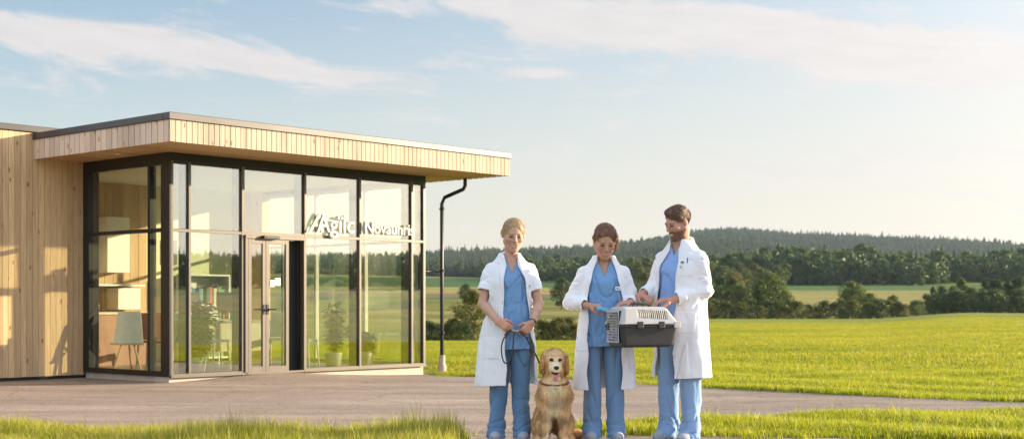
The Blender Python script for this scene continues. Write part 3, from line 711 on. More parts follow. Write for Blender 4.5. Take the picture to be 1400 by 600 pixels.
wood = proto_coll('wood_trees', [raw_obj('fir', conifer(s, 14 + s % 3 * 1.6, 7.2), CON) for s in range(4)] + [raw_obj('oak', far_dec(10 + s, 13 + s, 9.5), DEC) for s in range(3)] + [raw_obj('pale_oak', far_dec(20 + s, 12 + 2 * s, 9), OLV) for s in range(2)])
def make_forest():
    P = []
    def ring(n, r0, r1, a0, a1):
        R = np.sqrt(r0 * r0 + rng.uniform(size=n) * (r1 * r1 - r0 * r0)); A = np.radians(rng.uniform(a0, a1, n)); return R * np.sin(A), R * np.cos(A)
    sets = [ring(60000, 500, 1500, -27, 27), ring(44000, 1500, 2700, -27, 27), ring(26000, 500, 2000, 27, 125), ring(8000, 500, 1500, -120, -27)]
    X = np.concatenate([s[0] for s in sets]); Y = np.concatenate([s[1] for s in sets])
    R = np.hypot(X, Y); px = 700 + FPX * X / np.maximum(Y, 1); px = np.where(Y < 1, np.sign(X) * 5000, px)
    jit = 14 * np.sin(px / 23.) + 9 * np.sin(px / 7.)
    start = np.interp(px, [-5000, 640, 690, 700, 900, 1055, 1065, 1290, 1300, 5000], [905, 905, 800, 600, 560, 560, 522, 522, 560, 540]) + jit * .4
    ok = R > start
    # a grassy clearing breaks the woods in the middle distance
    ok &= ~((px > 1095) & (px < 1600) & (R > 650) & (R < 700)) & ~((px > 1020) & (px < 1085) & (R > 640) & (R < 900))
    X, Y, R, px = X[ok], Y[ok], R[ok], px[ok]
    n = len(X); Z = terrain(X, Y) - .5
    mixf = np.sin(X / 90 + np.sin(Y / 120)) * np.sin(Y / 140) + rng.normal(size=n) * .5 - np.clip((R - 900) / 1400, -.5, 1) * .7
    dec = mixf > .35; dec |= (R < 900) & (rng.uniform(size=n) < .9)
    idx = np.where(dec, rng.integers(4, 7, n), rng.integers(0, 4, n)); pl = dec & (np.sin(X / 37 + 2 * np.sin(Y / 61)) * np.sin(Y / 43 + 1) + rng.normal(size=n) * .3 > .45); idx[pl] = rng.integers(7, 9, pl.sum())
    big = 1 + .28 * np.sin(X / 31 + np.sin(Y / 23)) * np.sin(Y / 37)
    s = big * rng.uniform(.55, 1.1, n) * np.where((px > 1040) & (px < 1400) & (R < 640), .84, np.interp(R, [500, 620, 900, 1500], [.85, .6, .66, .85])) * np.where(R > 1500, .9, 1); rot = np.zeros((n, 3)); rot[:, 2] = rng.uniform(0, 6.28, n)
    scatter('forest', np.stack([X, Y, Z], 1), rot, np.stack([s, s, s * rng.uniform(.85, 1.2, n)], 1), idx, wood, 'dark mixed forest covering the hills behind the fields')
    print('forest trees', n)
make_forest()
# roofs of two farmhouses just showing among the trees at the far right
def farmhouse(px, R, w_, label):
    A = math.atan((px - 700) / FPX); X, Y = R * math.sin(A), R * math.cos(A); z = float(terrain(X, Y))
    o = empty('farmhouse', (X, Y, z - 1), .3); tag(o, label, 'farmhouse')
    MB().box(-w_, w_, -4, 4, 0, 4.5).build('wall', simple('pale_render', (.6, .55, .48), .8), o)
    mb = MB(); mb.add([(-w_ - .4, -4.6, 4.4), (w_ + .4, -4.6, 4.4), (w_ + .4, 0, 7.4), (-w_ - .4, 0, 7.4), (-w_ - .4, 4.6, 4.4), (w_ + .4, 4.6, 4.4), (-w_ - .4, -4.6, 4.2), (w_ + .4, -4.6, 4.2), (w_ + .4, 4.6, 4.2), (-w_ - .4, 4.6, 4.2)],
        [(0, 1, 2, 3), (3, 2, 5, 4), (6, 9, 8, 7), (0, 6, 7, 1), (4, 5, 8, 9), (0, 3, 4), (0, 4, 9, 6), (1, 5, 2), (1, 7, 8, 5)])
    mb.build('roof', simple('grey_roof', (.42, .38, .36), .7), o)
    for x in (-w_ * .5, 0, w_ * .5): MB().box(x - .6, x + .6, -4.05, -3.98, 1.4, 2.9).build('window', simple('dark_window', (.05, .06, .07), .2), o)
farmhouse(1358, 640, 4, 'pale grey roofed house far off above the right thicket')

# ================================================================ clinic building (local frame: x along the glass front, y back into the building)
BC = (-4.594, 18.65); BROT = math.atan2(.7456, .6664)
clinic = empty('clinic_building', (BC[0], BC[1], 0), BROT)
tag(clinic, 'modern timber clad clinic with a tall glass entrance front and flat overhanging roof', 'building')
def timber(name, c0, c1, c2, pitch, axis=0, grain=(6, 6, .7), knots=True):
    m, nt, out = new_mat(name)
    tc = nt.nodes.new('ShaderNodeTexCoord'); s = nt.nodes.new('ShaderNodeSeparateXYZ'); nt.links.new(tc.outputs['Object'], s.inputs[0])
    bid = math_n(nt, 'FLOOR', math_n(nt, 'DIVIDE', s.outputs[axis], pitch))
    wn = nt.nodes.new('ShaderNodeTexWhiteNoise'); wn.noise_dimensions = '1D'; nt.links.new(bid, wn.inputs['W'])
    off = nt.nodes.new('ShaderNodeCombineXYZ'); nt.links.new(math_n(nt, 'MULTIPLY', wn.outputs[0], 37), off.inputs[2])
    va = nt.nodes.new('ShaderNodeVectorMath'); va.operation = 'ADD'; nt.links.new(tc.outputs['Object'], va.inputs[0]); nt.links.new(off.outputs[0], va.inputs[1])
    mp = nt.nodes.new('ShaderNodeMapping'); nt.links.new(va.outputs[0], mp.inputs[0]); mp.inputs['Scale'].default_value = (30, 30, 1.3)
    g = noise(nt, mp.outputs[0], 1.4, 5, .6, 1.2)
    col = ramp(nt, g, [(.25, c0), (.5, c1), (.75, c2)])
    hv = ramp(nt, wn.outputs[0], [(0, (.80, .76, .72)), (.5, (1, .98, .95)), (1, (1.16, 1.12, 1.05))])
    col = mixc(nt, 1, col, hv, 'MULTIPLY')
    if knots:
        mk = nt.nodes.new('ShaderNodeMapping'); nt.links.new(va.outputs[0], mk.inputs[0]); mk.inputs['Scale'].default_value = (9, 9, 3.4)
        vo = nt.nodes.new('ShaderNodeTexVoronoi'); vo.inputs['Scale'].default_value = 1.0; nt.links.new(mk.outputs[0], vo.inputs['Vector'])
        kn = ramp(nt, vo.outputs['Distance'], [(.09, (.36, .22, .13)), (.16, (1, 1, 1))])
        col = mixc(nt, .85, col, mixc(nt, 1, col, kn, 'MULTIPLY'))
    bsdf(nt, out, col, .68, 0, bump(nt, g, .25, .002))
    return m
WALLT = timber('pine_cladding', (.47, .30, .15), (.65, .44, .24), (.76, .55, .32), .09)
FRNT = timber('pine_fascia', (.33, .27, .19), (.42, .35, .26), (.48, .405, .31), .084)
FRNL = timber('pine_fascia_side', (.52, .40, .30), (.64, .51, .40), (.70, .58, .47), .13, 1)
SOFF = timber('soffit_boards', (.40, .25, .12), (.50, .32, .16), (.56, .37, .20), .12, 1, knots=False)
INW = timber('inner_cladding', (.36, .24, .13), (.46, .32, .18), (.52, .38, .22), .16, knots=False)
gap = simple('dark_gap', (.03, .025, .02), .9)
metal = simple('bronze_metal', (.13, .115, .095), .38, .35, nscale=3, var=.08)
black = simple('black_metal', (.016, .016, .017), .4, .2, var=.1)
capm = simple('roof_cap_metal', (.075, .072, .07), .42, .5, var=.12, nscale=2)
conc = simple('plinth_concrete', (.48, .42, .34), .85, nscale=4, var=.1, bmp=.3)
plast = simple('inner_plaster', (.62, .66, .46), .8, var=.04, nscale=1)
white = simple('white_lacquer', (.75, .75, .72), .4, var=.02)
floorm = simple('inner_floor', (.30, .27, .23), .35, var=.12, nscale=2)
dark = simple('dark_plastic', (.025, .025, .027), .4)
def glass_mat(name, refl, tint):
    m, nt, out = new_mat(name)
    lw = nt.nodes.new('ShaderNodeLayerWeight'); lw.inputs[0].default_value = .5      # Schlick, the same from both sides of the pane
    fres = math_n(nt, 'ADD', math_n(nt, 'MULTIPLY', math_n(nt, 'POWER', lw.outputs['Facing'], 5.0), .96), .04)
    co = coords(nt); wv = noise(nt, co, .9, 2)
    gl = nt.nodes.new('ShaderNodeBsdfGlossy'); gl.inputs['Roughness'].default_value = 0.0; gl.inputs['Color'].default_value = (1, .98, .96, 1)
    nt.links.new(bump(nt, wv, .06, .012), gl.inputs['Normal'])
    tr = nt.nodes.new('ShaderNodeBsdfTransparent'); tr.inputs[0].default_value = (*tint, 1)
    mx = nt.nodes.new('ShaderNodeMixShader'); nt.links.new(math_n(nt, 'ADD', fres, refl, clamp=True), mx.inputs[0])
    nt.links.new(tr.outputs[0], mx.inputs[1]); nt.links.new(gl.outputs[0], mx.inputs[2]); nt.links.new(mx.outputs[0], out.inputs[0])
    return m
GF = glass_mat('coated_glass', .17, (.88, .92, .84)); GL = glass_mat('clear_glass', .02, (.95, .97, .92))

def boards(name, mat, fn, n, parent=clinic):
    mb = MB()
    for i in range(n): fn(mb, i)
    return mb.build(name, [mat, gap], parent)
ZS, ZF, ZC = 3.10, 3.373, 3.464          # soffit, fascia top, cap top
RX0, RX1, RY0, RY1 = -.791, 5.55, -1.156, 8.0
WY = 2.12                                  # plane of the timber wing wall
# plinth and floor
MB().box(.0, 4.787, 0.02, .35, -.25, .098).box(0.02, .30, .35, WY, -.25, .098).box(4.55, 4.767, .35, 7.8, -.25, .098).build('plinth', conc, clinic, bevel=.006)
MB().box(.1, 4.7, .1, 7.9, .0, .086).build('floor_slab', floorm, clinic)
# roof
roof = MB().box(RX0 + .03, RX1 - .03, RY0 + .03, RY1, ZS + .04, ZC - .03).build('roof', capm, clinic)
mb = MB()
mb.box(RX0 - .02, RX1 + .02, RY0 - .02, RY0 + .12, ZF, ZC).box(RX0 - .02, RX0 + .12, RY0 + .12, RY1, ZF, ZC).box(RX1 - .12, RX1 + .02, RY0 + .12, RY1, ZF, ZC)
mb.build('roof_cap', capm, clinic, bevel=.008)
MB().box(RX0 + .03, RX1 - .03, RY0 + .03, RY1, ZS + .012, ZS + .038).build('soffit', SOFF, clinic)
nb = int((RX1 - RX0) / .084) + 1
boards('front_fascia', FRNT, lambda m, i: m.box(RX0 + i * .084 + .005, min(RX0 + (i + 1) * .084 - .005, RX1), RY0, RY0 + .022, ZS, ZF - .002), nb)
MB().box(RX0 + .004, RX1 - .004, RY0 + .0225, RY0 + .029, ZS + .003, ZF - .002).build('fascia_backing', gap, clinic)
nb = int((RY1 - RY0) / .13) + 1
boards('side_fascia', FRNL, lambda m, i: m.box(RX0, RX0 + .022, max(RY0 + .024, RY0 + i * .13 + .006), min(RY0 + (i + 1) * .13 - .006, RY1), ZS, ZF - .002), nb)
MB().box(RX0 + .0225, RX0 + .029, RY0 + .03, RY1, ZS + .003, ZF - .002).build('fascia_backing', gap, clinic)
boards('end_fascia', FRNL, lambda m, i: m.box(RX1 - .022, RX1, max(RY0 + .024, RY0 + i * .13 + .006), min(RY0 + (i + 1) * .13 - .006, RY1), ZS, ZF - .002), nb)
# timber wing at the left
boards('wing_cladding', WALLT, lambda m, i: m.box(-i * .09 - .085, -i * .09 + .0, WY, WY + .022, .06 + (i % 3 == 1) * .002, 3.47), 100)
MB().box(-9, -.001, WY + .0225, WY + .2, -.1, 3.46).build('wing_wall', gap, clinic)
MB().box(-9, -.0, WY + .2, 8, -.1, 3.45).build('wing_body', simple('wing_timber', (.3, .19, .1), .8), clinic)
MB().box(-9, -.02, WY + .03, WY + .1, -.14, .056).build('wing_base', simple('grey_base_rail', (.10, .10, .10), .7), clinic)
mb = MB(); mb.box(-9.05, .02, WY - .035, WY + .12, 3.475, 3.565).box(-9.05, .02, WY + .12, 8, 3.46, 3.55); mb.build('wing_roof_cap', capm, clinic, bevel=.008)
# solid walls round the back
MB().box(4.6, 4.78, 3.9, 7.9, .1, 3.1).box(.0, 4.6, 7.7, 7.9, .1, 3.1).build('rear_wall', WALLT, clinic)
MB().box(.0, 4.6, 4.4, 4.5, .086, 3.1).build('inner_back_wall', plast, clinic)
MB().box(.001, .12, 2.3, 4.4, .086, 3.1).build('inner_side_wall', INW, clinic)
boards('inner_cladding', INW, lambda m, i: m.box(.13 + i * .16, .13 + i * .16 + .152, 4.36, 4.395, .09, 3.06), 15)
MB().box(.05, 4.7, .08, 4.4, 3.065, 3.095).build('ceiling', simple('inner_ceiling', (.6, .6, .55), .8, var=.02), clinic)
# head beam
MB().box(-.02, 4.80, -.02, .14, 3.0, ZS + .01).box(-.02, .10, .14, WY, 3.0, ZS + .01).box(4.68, 4.80, .14, 3.9, 3.0, ZS + .01).build('head_beam', black, clinic)

# windows: frame with panes
def front_window(x0, x1, parent=clinic):
    mb = MB()
    mb.box(x0 - .017, x0 + .017, -.03, .0, .1, 3.0, 0)                      # lit face of the mullion
    mb.box(x0 - .020, x0 + .020, .0, .21, .1, 2.998, 1)                     # deep dark fin behind
    for z in (.1, 2.05): mb.box(x0 + .017, x1 - .017, -.028, .0, z, z + .036, 0); mb.box(x0 + .022, x1 - .022, .0, .07, z + .002, z + .043, 1)
    mb.box(x0 + .022, x1 - .022, -.026, .0, 2.965, 2.998, 1)
    f = mb.build('window', [metal, black], parent)
    MB().box(x0 + .02, x1 - .02, .006, .012, .145, 2.05).build('pane', GF, f)
    MB().box(x0 + .02, x1 - .02, .006, .012, 2.095, 2.966).build('pane', GF, f)
    return f
FX = [0.022, .305, 1.198, 2.322, 3.397, 4.497, 4.765]
for a, b in zip(FX[:-1], FX[1:]):
    if a == 1.198:
        mb = MB(); mb.box(a - .022, a + .022, -.03, .0, .1, 3.0, 0).box(a - .02, a + .02, 0, .21, .1, 2.998, 1).box(a + .022, b - .022, -.028, 0, 2.05, 2.095, 0).box(a + .022, b - .022, -.026, .0, 2.965, 2.998, 1)
        f = mb.build('window', [metal, black], clinic); MB().box(a + .02, b - .02, .006, .012, 2.095, 2.966).build('pane', GF, f)
    else: front_window(a, b)
MB().box(4.743, 4.787, -.03, .0, .1, 3.0).build('corner_post', metal, clinic)
MB().box(4.745, 4.787, .001, .10, .1, 3.0).build('corner_post', black, clinic)
MB().box(-.022, .0, -.03, .10, .1, 3.0).build('corner_post', black, clinic)
MB().box(-.005, 4.80, -.05, -.031, .085, .115).build('front_sill', metal, clinic)
# left glazed side: black frames
def side_window(y0, y1, x=-.022):
    mb = MB(); mb.box(x, x + .10, y0 - .03, y0 + .03, .1, 3.0)
    for z, h in ((.1, .07), (2.05, .05), (2.95, .05)): mb.box(x, x + .08, y0 + .03, y1 - .03, z, z + h)
    f = mb.build('window', black, clinic)
    MB().box(x + .03, x + .036, y0 + .03, y1 - .03, .165, 2.055).build('pane', GL, f); MB().box(x + .03, x + .036, y0 + .03, y1 - .03, 2.095, 2.955).build('pane', GL, f)
side_window(.13, .46); side_window(.46, 2.02)
MB().box(-.022, .14, 1.96, 2.118, .1, 3.0).build('corner_post', black, clinic)
# right glazed side, seen through the front panes
for y0, y1 in ((.13, 1.35), (1.35, 2.6), (2.6, 3.88)):
    mb = MB(); mb.box(4.72, 4.787, y0 - .02, y0 + .02, .1, 3.0, 0)
    for z in (.1, 2.05, 2.95): mb.box(4.73, 4.787, y0 + .02, y1 - .02, z, z + .045, 0)
    f = mb.build('window', [simple('pale_frame', (.5, .48, .42), .5)], clinic); MB().box(4.755, 4.761, y0 + .02, y1 - .02, .14, 2.96).build('pane', GL, f)
# door: two leaves, black sheet for the shaded open gap, sensor
dx0, dx1 = 1.22, 2.30
MB().box(dx0, dx1, -.055, .03, 2.0, 2.048).box(dx0, dx0 + .05, -.05, .03, .085, 2.0).box(dx1 - .024, dx1, -.05, .03, .085, 2.0).build('door_frame', metal, clinic, bevel=.003)
def leaf(x0, x1, y, hx, both=False):
    mb = MB(); s = .055
    mb.box(x0, x0 + s, y, y + .04, .09, 1.995).box(x1 - s, x1, y, y + .04, .09, 1.995).box(x0 + s, x1 - s, y, y + .04, .09, .19).box(x0 + s, x1 - s, y, y + .04, 1.93, 1.995)
    d = mb.build('door', metal, clinic, bevel=.003)
    MB().box(x0 + s, x1 - s, y + .016, y + .022, .19, 1.93).build('pane', GF, d)
    h = MB(); h.tube([(hx, y, 1.0), (hx, y - .05, 1.0), (hx + (.11 if both else -.11), y - .05, 1.0)], .011, 8); h.box(hx - .02, hx + .02, y - .008, y, .93, 1.07)
    h.build('door_handle', black, d)
leaf(dx0 + .055, dx0 + .36, -.045, dx0 + .333, False); leaf(dx0 + .365, dx0 + .78, -.045, dx0 + .395, True)
MB().box(dx0 + .782, dx1 - .026, .10, .13, .09, 1.998).build('gap_shade', simple('gap_shade_black', (.008, .009, .012), .6), clinic)  # shade inside the open gap, painted as a black sheet set back
MB().box(1.50, 1.78, -.12, -.056, 2.0, 2.045).box(1.53, 1.75, -.126, -.12, 2.006, 2.03).build('door_sensor', dark, clinic, bevel=.01)
MB().box(1.66, 1.73, -.05, -.0465 + .02, 1.32, 1.42).box(1.755, 1.84, -.05, -.0465 + .02, 1.34, 1.45).build('door_notice', simple('white_paper', (.8, .8, .76), .6), clinic)
# lettering standing on the transom
def letters(txt, x, z, size, ext, mat, shear=0):
    c = bpy.data.curves.new('sign_lettering', 'FONT'); c.body = txt; c.size = size; c.extrude = ext; c.shear = shear; c.offset = .002; c.space_character = 1.02
    o = bpy.data.objects.new('sign_lettering', c); COL.objects.link(o); c.materials.append(mat); o.parent = clinic
    o.location = (x, -.06, z); o.rotation_euler = (R_(90), 0, 0); return o
sm = simple('sign_white', (.66, .65, .60), .35, var=.01)
sg = simple('sign_gold', (.50, .45, .30), .35, .5, var=.1)
letters('A', 2.36, 2.14, .40, .012, sg, .25)
letters('Agïlc', 2.50, 2.145, .365, .03, sm)
letters('Novaunris', 3.43, 2.155, .248, .03, sm)
# drainpipe at the right end
px_, py_ = 5.21, .02
dp = MB(); dp.tube([(5.42, -.30, 3.1), (5.42, -.30, 2.99), (5.40, -.28, 2.93), (5.24, -.01, 2.80), (px_, py_, 2.70), (px_, py_, .25)], .031, 12)
for z in (2.6, 1.6, .6): dp.tube([(px_, py_, z), (px_, py_, z + .03)], .045, 12)
dp.tube([(px_ - .03, py_, 1.6), (4.79, py_ + .05, 1.6)], .012, 6)
dpo = dp.build('drainpipe', black, clinic, True)
MB().lathe([(.052, .25), (.056, .1), (.075, .07), (.08, -.2)], (px_, py_, 0), 12).build('drain_foot', simple('drain_foot_clay', (.42, .33, .27), .7), dpo, True)
MB().lathe([(.0, 0), (.035, 0), (.035, .012), (0, .012)], (-.35, .7, ZS - .0), 12).build('soffit_light', white, clinic)

# ================================================================ things inside the glass room
def inside(x, y, z=.087):
    c, s = math.cos(BROT), math.sin(BROT); return (BC[0] + x * c - y * s, BC[1] + x * s + y * c, z)
PL = leaf_mat('indoor_leaves', [(.010, .034, .010), (.020, .058, .014), (.04, .09, .022)], .3, .35)
potw = simple('white_pot', (.72, .70, .64), .4, var=.03)
def potted(x, y, h, nst, lab, seed, broad):
    o = empty('potted_plant', inside(x, y)); tag(o, lab, 'potted plant', 'potted plants inside the glass room')
    MB().lathe([(.0, 0), (.105, 0), (.135, .22), (.14, .235), (.125, .235), (.12, .2), (0, .2)], n=20).build('pot', potw, o, True)
    r = np.random.default_rng(seed); V, Q = [], []; st = MB()
    for i in range(nst):
        a = r.uniform(0, 6.28); ln = r.uniform(.02, .26 if broad else .16); zt = r.uniform(.45, 1) * h
        top = np.array([ln * math.cos(a), ln * math.sin(a), zt]); st.tube([(0.02 * math.cos(a), .02 * math.sin(a), .2), tuple(top * (.5, .5, .6)), tuple(top)], [.008, .006, .003], 5)
        for j in range(80 if broad else 64):
            t = r.uniform(.25, 1.02); p = np.array([top[0] * t, top[1] * t, .2 + (zt - .2) * t]); b = r.uniform(0, 6.28); el_ = r.uniform(-.5, .9); L = r.uniform(.10, .19)
            d = np.array([math.cos(b) * math.cos(el_), math.sin(b) * math.cos(el_), math.sin(el_)]); sd = np.cross(d, (0, 0, 1)); sd /= np.linalg.norm(sd) + 1e-6; w_ = L * (.2 if broad else .11)
            k = len(V); V += [p, p + d * L * .5 + sd * w_, p + d * L + np.array([0, 0, -.04]), p + d * L * .5 - sd * w_]; Q.append((k, k + 1, k + 2, k + 3))
    me = np_mesh('foliage', np.array(V), np.array(Q)); a = me.attributes.new('tint', 'FLOAT', 'POINT'); a.data.foreach_set('value', np.repeat(r.uniform(size=len(Q)), 4).astype(np.float32))
    link('foliage', me, PL, o); st.build('stem', bark, o)
potted(.95, .72, 1.06, 15, 'bushy leafy plant in a white pot behind the pane left of the door', 3, True)
potted(3.42, .62, 1.04, 10, 'slender palm like plant in a pale pot behind the pane right of the door', 4, False)
potted(4.2, .75, .62, 7, 'small low plant in a pale pot near the right end of the glass room', 5, True)
def chair(x, y, rz, lab, seatc=white, group='white chairs inside the glass room'):
    o = empty('chair', inside(x, y), BROT + rz); tag(o, lab, 'chair', group)
    MB().box(-.21, .21, -.21, .21, .42, .455).build('seat', seatc, o, bevel=.015)
    m = MB(); m.add([(-.21, .19, .47), (.21, .19, .47), (.19, .26, .86), (-.19, .26, .86), (-.21, .215, .47), (.21, .215, .47), (.19, .285, .86), (-.19, .285, .86)], [(0, 1, 2, 3), (7, 6, 5, 4), (0, 4, 5, 1), (1, 5, 6, 2), (2, 6, 7, 3), (3, 7, 4, 0)]).build('backrest', seatc, o, bevel=.01)
    for a in (-1, 1):
        for b in (-1, 1): MB().tube([(a * .18, b * .18, .42), (a * .21, b * .21, 0)], .013, 8).build('leg', white if seatc is white else simple('beech', (.5, .36, .2), .5), o)
chair(2.78, .62, .5, 'white chair just right of the dark open gap beside the door')
chair(2.7, 2.9, 2.6, 'white chair behind the desk seen through the door glass')
chair(2.0, 2.9, 3.2, 'white chair at the left end of the desk behind the bushy plant')
chair(.92, 1.72, 2.2, 'reddish padded chair behind the left side glass', simple('red_pad', (.32, .12, .07), .7), None)
def desk():
    o = empty('desk', inside(2.45, 2.25), BROT); tag(o, 'grey desk carrying two monitors in the glass room', 'desk')
    MB().box(-.85, .85, -.33, .33, .70, .735).build('desk_top', simple('grey_laminate', (.22, .22, .21), .4), o, bevel=.005)
    MB().box(-.8, .8, -.30, -.28, .25, .70).build('modesty_panel', simple('beige_panel', (.42, .38, .30), .6), o)
    for a in (-.8, .8):
        for b in (-.28, .28): MB().box(a - .02, a + .02, b - .02, b + .02, 0, .70).build('leg', metal, o)
desk()
def monitor(x, y, rz, lab):
    o = empty('monitor', inside(x, y, .823), BROT + rz); tag(o, lab, 'monitor', 'monitors on the desk')
    MB().box(-.26, .26, -.015, .015, .12, .44).build('screen', dark, o, bevel=.006); MB().box(-.03, .03, .0, .03, .0, .2).build('stand', dark, o); MB().box(-.1, .1, -.07, .07, 0, .012).build('base', dark, o)
monitor(1.95, 2.3, .5, 'black monitor at the left end of the desk'); monitor(2.75, 2.3, -.3, 'black monitor at the right end of the desk')
def easel():
    o = empty('easel', inside(.40, 1.62), BROT - .75); tag(o, 'pale board on a small wooden easel behind the left side glass', 'easel')
    wd = simple('easel_wood', (.55, .38, .2), .5)
    for a in (-1, 1): MB().tube([(a * .05, 0, .55), (a * .2, -.05, 0)], .016, 8).build('leg', wd, o)
    MB().tube([(0, .03, .55), (0, .3, 0)], .016, 8).build('leg', wd, o)
    MB().box(-.24, .24, -.05, .0, .40, .43).build('ledge', wd, o)
    m = MB(); m.add([(-.2, -.04, .43), (.22, -.04, .43), (.17, .06, .88), (-.15, .06, .88), (-.2, -.02, .43), (.22, -.02, .43), (.17, .08, .88), (-.15, .08, .88)], [(0, 1, 2, 3), (7, 6, 5, 4), (0, 4, 5, 1), (1, 5, 6, 2), (2, 6, 7, 3), (3, 7, 4, 0)]).build('board', simple('board_paper', (.66, .64, .54), .7), o)
easel()
def kitchen():
    o = empty('kitchenette', inside(1.2, 4.1), BROT); tag(o, 'timber backed kitchenette with white wall cabinets on the rear wall', 'kitchenette')
    MB().box(-1.0, 1.1, -.25, .24, 0, .82).build('base_cabinet', simple('red_brown_front', (.30, .15, .09), .5), o)
    MB().box(-1.02, 1.12, -.28, .24, .82, .86).build('worktop', simple('light_worktop', (.6, .5, .36), .4), o)
    MB().box(-1.0, 1.1, -.05, .24, 1.28, 1.31).build('shelf', white, o)
    for x, z0, z1 in ((-.85, 1.42, 1.95), (.35, 1.5, 2.4), (.55, .9, 1.25)): MB().box(x, x + .42, -.1, .24, z0, z1).build('wall_cabinet', white, o, bevel=.005)
kitchen()
MB_ = MB(); MB_.box(-.14, .14, -.01, .01, 0, .42)
o = MB_.build('wall_picture', [simple('picture_dark', (.08, .09, .08), .5)]); o.location = inside(3.0, 4.38, 1.75); o.rotation_euler = (0, 0, BROT)
tag(o, 'small dark framed picture on the pale rear wall', 'picture')

o = empty('laptop', inside(2.35, 2.15, .823), BROT + .2); tag(o, 'open laptop between the two monitors on the desk', 'laptop')
MB().box(-.16, .16, -.11, .11, 0, .015).build('keyboard_base', dark, o); m_ = MB(); m_.add([(-.16, .11, .015), (.16, .11, .015), (.16, .16, .22), (-.16, .16, .22), (-.16, .12, .015), (.16, .12, .015), (.16, .17, .22), (-.16, .17, .22)], [(0, 1, 2, 3), (7, 6, 5, 4), (0, 4, 5, 1), (1, 5, 6, 2), (2, 6, 7, 3), (3, 7, 4, 0)]); m_.build('screen', dark, o)
for i_, (xx, hh, cc, lb) in enumerate(((.35, .16, (.12, .3, .18), 'small green bottle on the kitchenette worktop'), (.62, .10, (.6, .25, .1), 'orange jar on the kitchenette worktop'), (1.35, .20, (.35, .2, .08), 'brown jug on the kitchenette worktop'))):
    b_ = MB(); b_.lathe([(0, 0), (.045, 0), (.05, hh * .6), (.02, hh * .85), (.022, hh), (0, hh)], n=14); q_ = b_.build(['bottle', 'jar', 'jug'][i_], simple('glaze_%d' % i_, cc, .3), None, True); q_.location = inside(xx, 4.0, .947); tag(q_, lb, ['bottle', 'jar', 'jug'][i_])

def bookcase():
    o = empty('bookcase', inside(3.55, 4.18), BROT); tag(o, 'white bookcase of coloured folders against the pale rear wall', 'bookcase')
    mb = MB(); mb.box(-.45, -.42, -.16, .16, 0, 1.5).box(.42, .45, -.16, .16, 0, 1.5).box(-.42, .42, .14, .16, 0, 1.5)
    for z in (.05, .5, .95, 1.47): mb.box(-.42, .42, -.16, .14, z, z + .03)
    mb.build('carcass', white, o)
    r = random.Random(4); cs = [simple('folder_%d' % i, c, .6) for i, c in enumerate([(.45, .08, .05), (.06, .15, .35), (.1, .3, .15), (.6, .55, .45), (.05, .05, .05)])]
    mb = MB()
    for z in (.08, .53, .98):
        x = -.41
        while x < .38:
            w = r.uniform(.03, .06); mb.box(x, x + w - .003, -.12, .1, z, z + r.uniform(.26, .33), r.randrange(5)); x += w + (r.random() < .15) * .08
    tag(mb.build('folders', cs, o), None, None, None, 'stuff')
bookcase()
chair(3.3, 1.75, 2.6, 'white chair by the right hand glass wall behind the slender plant'); chair(1.75, 1.5, .3, 'white chair in front of the desk seen behind the bushy plant')
# ================================================================ people
def col_mat(name, rough=.5, sss=0.0, bmp=0.0, nscale=60, layer='col', **kw):
    m, nt, out = new_mat(name)
    at = N(nt, 'ShaderNodeVertexColor', layer_name=layer); co = coords(nt)
    f = noise(nt, co, nscale, 3); c = mixc(nt, 1, at.outputs[0], ramp(nt, f, [(.3, (.9, .9, .9)), (.7, (1.08, 1.08, 1.08))]), 'MULTIPLY')
    p = bsdf(nt, out, c, rough, 0, bump(nt, f, bmp, .002) if bmp else None, **kw)
    if sss: p.inputs['Subsurface Weight'].default_value = sss; p.inputs['Subsurface Radius'].default_value = (.012, .005, .003); p.inputs['Subsurface Scale'].default_value = .5
    return m
def cloth(name, c, rough=.85, weave=.25, var=.05, sheen=.15):
    m, nt, out = new_mat(name); co = coords(nt)
    f = noise(nt, co, 5, 4); col = ramp(nt, f, [(.3, tuple(x * (1 - var) for x in c)), (.7, tuple(min(1, x * (1 + var)) for x in c))])
    mp = coords(nt, 'Object', (1, 1, .38)); wv = noise(nt, mp, 7, 2, .45, .7); fine = noise(nt, co, 420, 2)
    wv = math_n(nt, 'POWER', math_n(nt, 'MULTIPLY', math_n(nt, 'ABSOLUTE', math_n(nt, 'SUBTRACT', wv, .5)), 3.0, clamp=True), .6)      # sharp creases between soft planes
    b1 = nt.nodes.new('ShaderNodeBump'); b1.inputs['Strength'].default_value = weave; b1.inputs['Distance'].default_value = .016; nt.links.new(wv, b1.inputs['Height'])
    b2 = nt.nodes.new('ShaderNodeBump'); b2.inputs['Strength'].default_value = .15; b2.inputs['Distance'].default_value = .001; nt.links.new(fine, b2.inputs['Height']); nt.links.new(b1.outputs[0], b2.inputs['Normal'])
    bsdf(nt, out, col, rough, 0, b2.outputs[0], Sheen_Weight=sheen, Specular_IOR_Level=.2); return m
SKINM = col_mat('skin', .62, .12, Specular_IOR_Level=.25)
COATM = cloth('white_coat_cloth', (.82, .82, .85), var=.02, weave=.16); SHOEM = cloth('shoe_canvas', (.36, .38, .42), .7)
def hairmat(name, c0, c1):
    m, nt, out = new_mat(name); tc = nt.nodes.new('ShaderNodeTexCoord'); at = N(nt, 'ShaderNodeAttribute', attribute_name='tint')
    c = ramp(nt, at.outputs['Fac'], [(.1, c0), (.9, c1)]); bsdf(nt, out, c, .42, Specular_IOR_Level=.5); return m

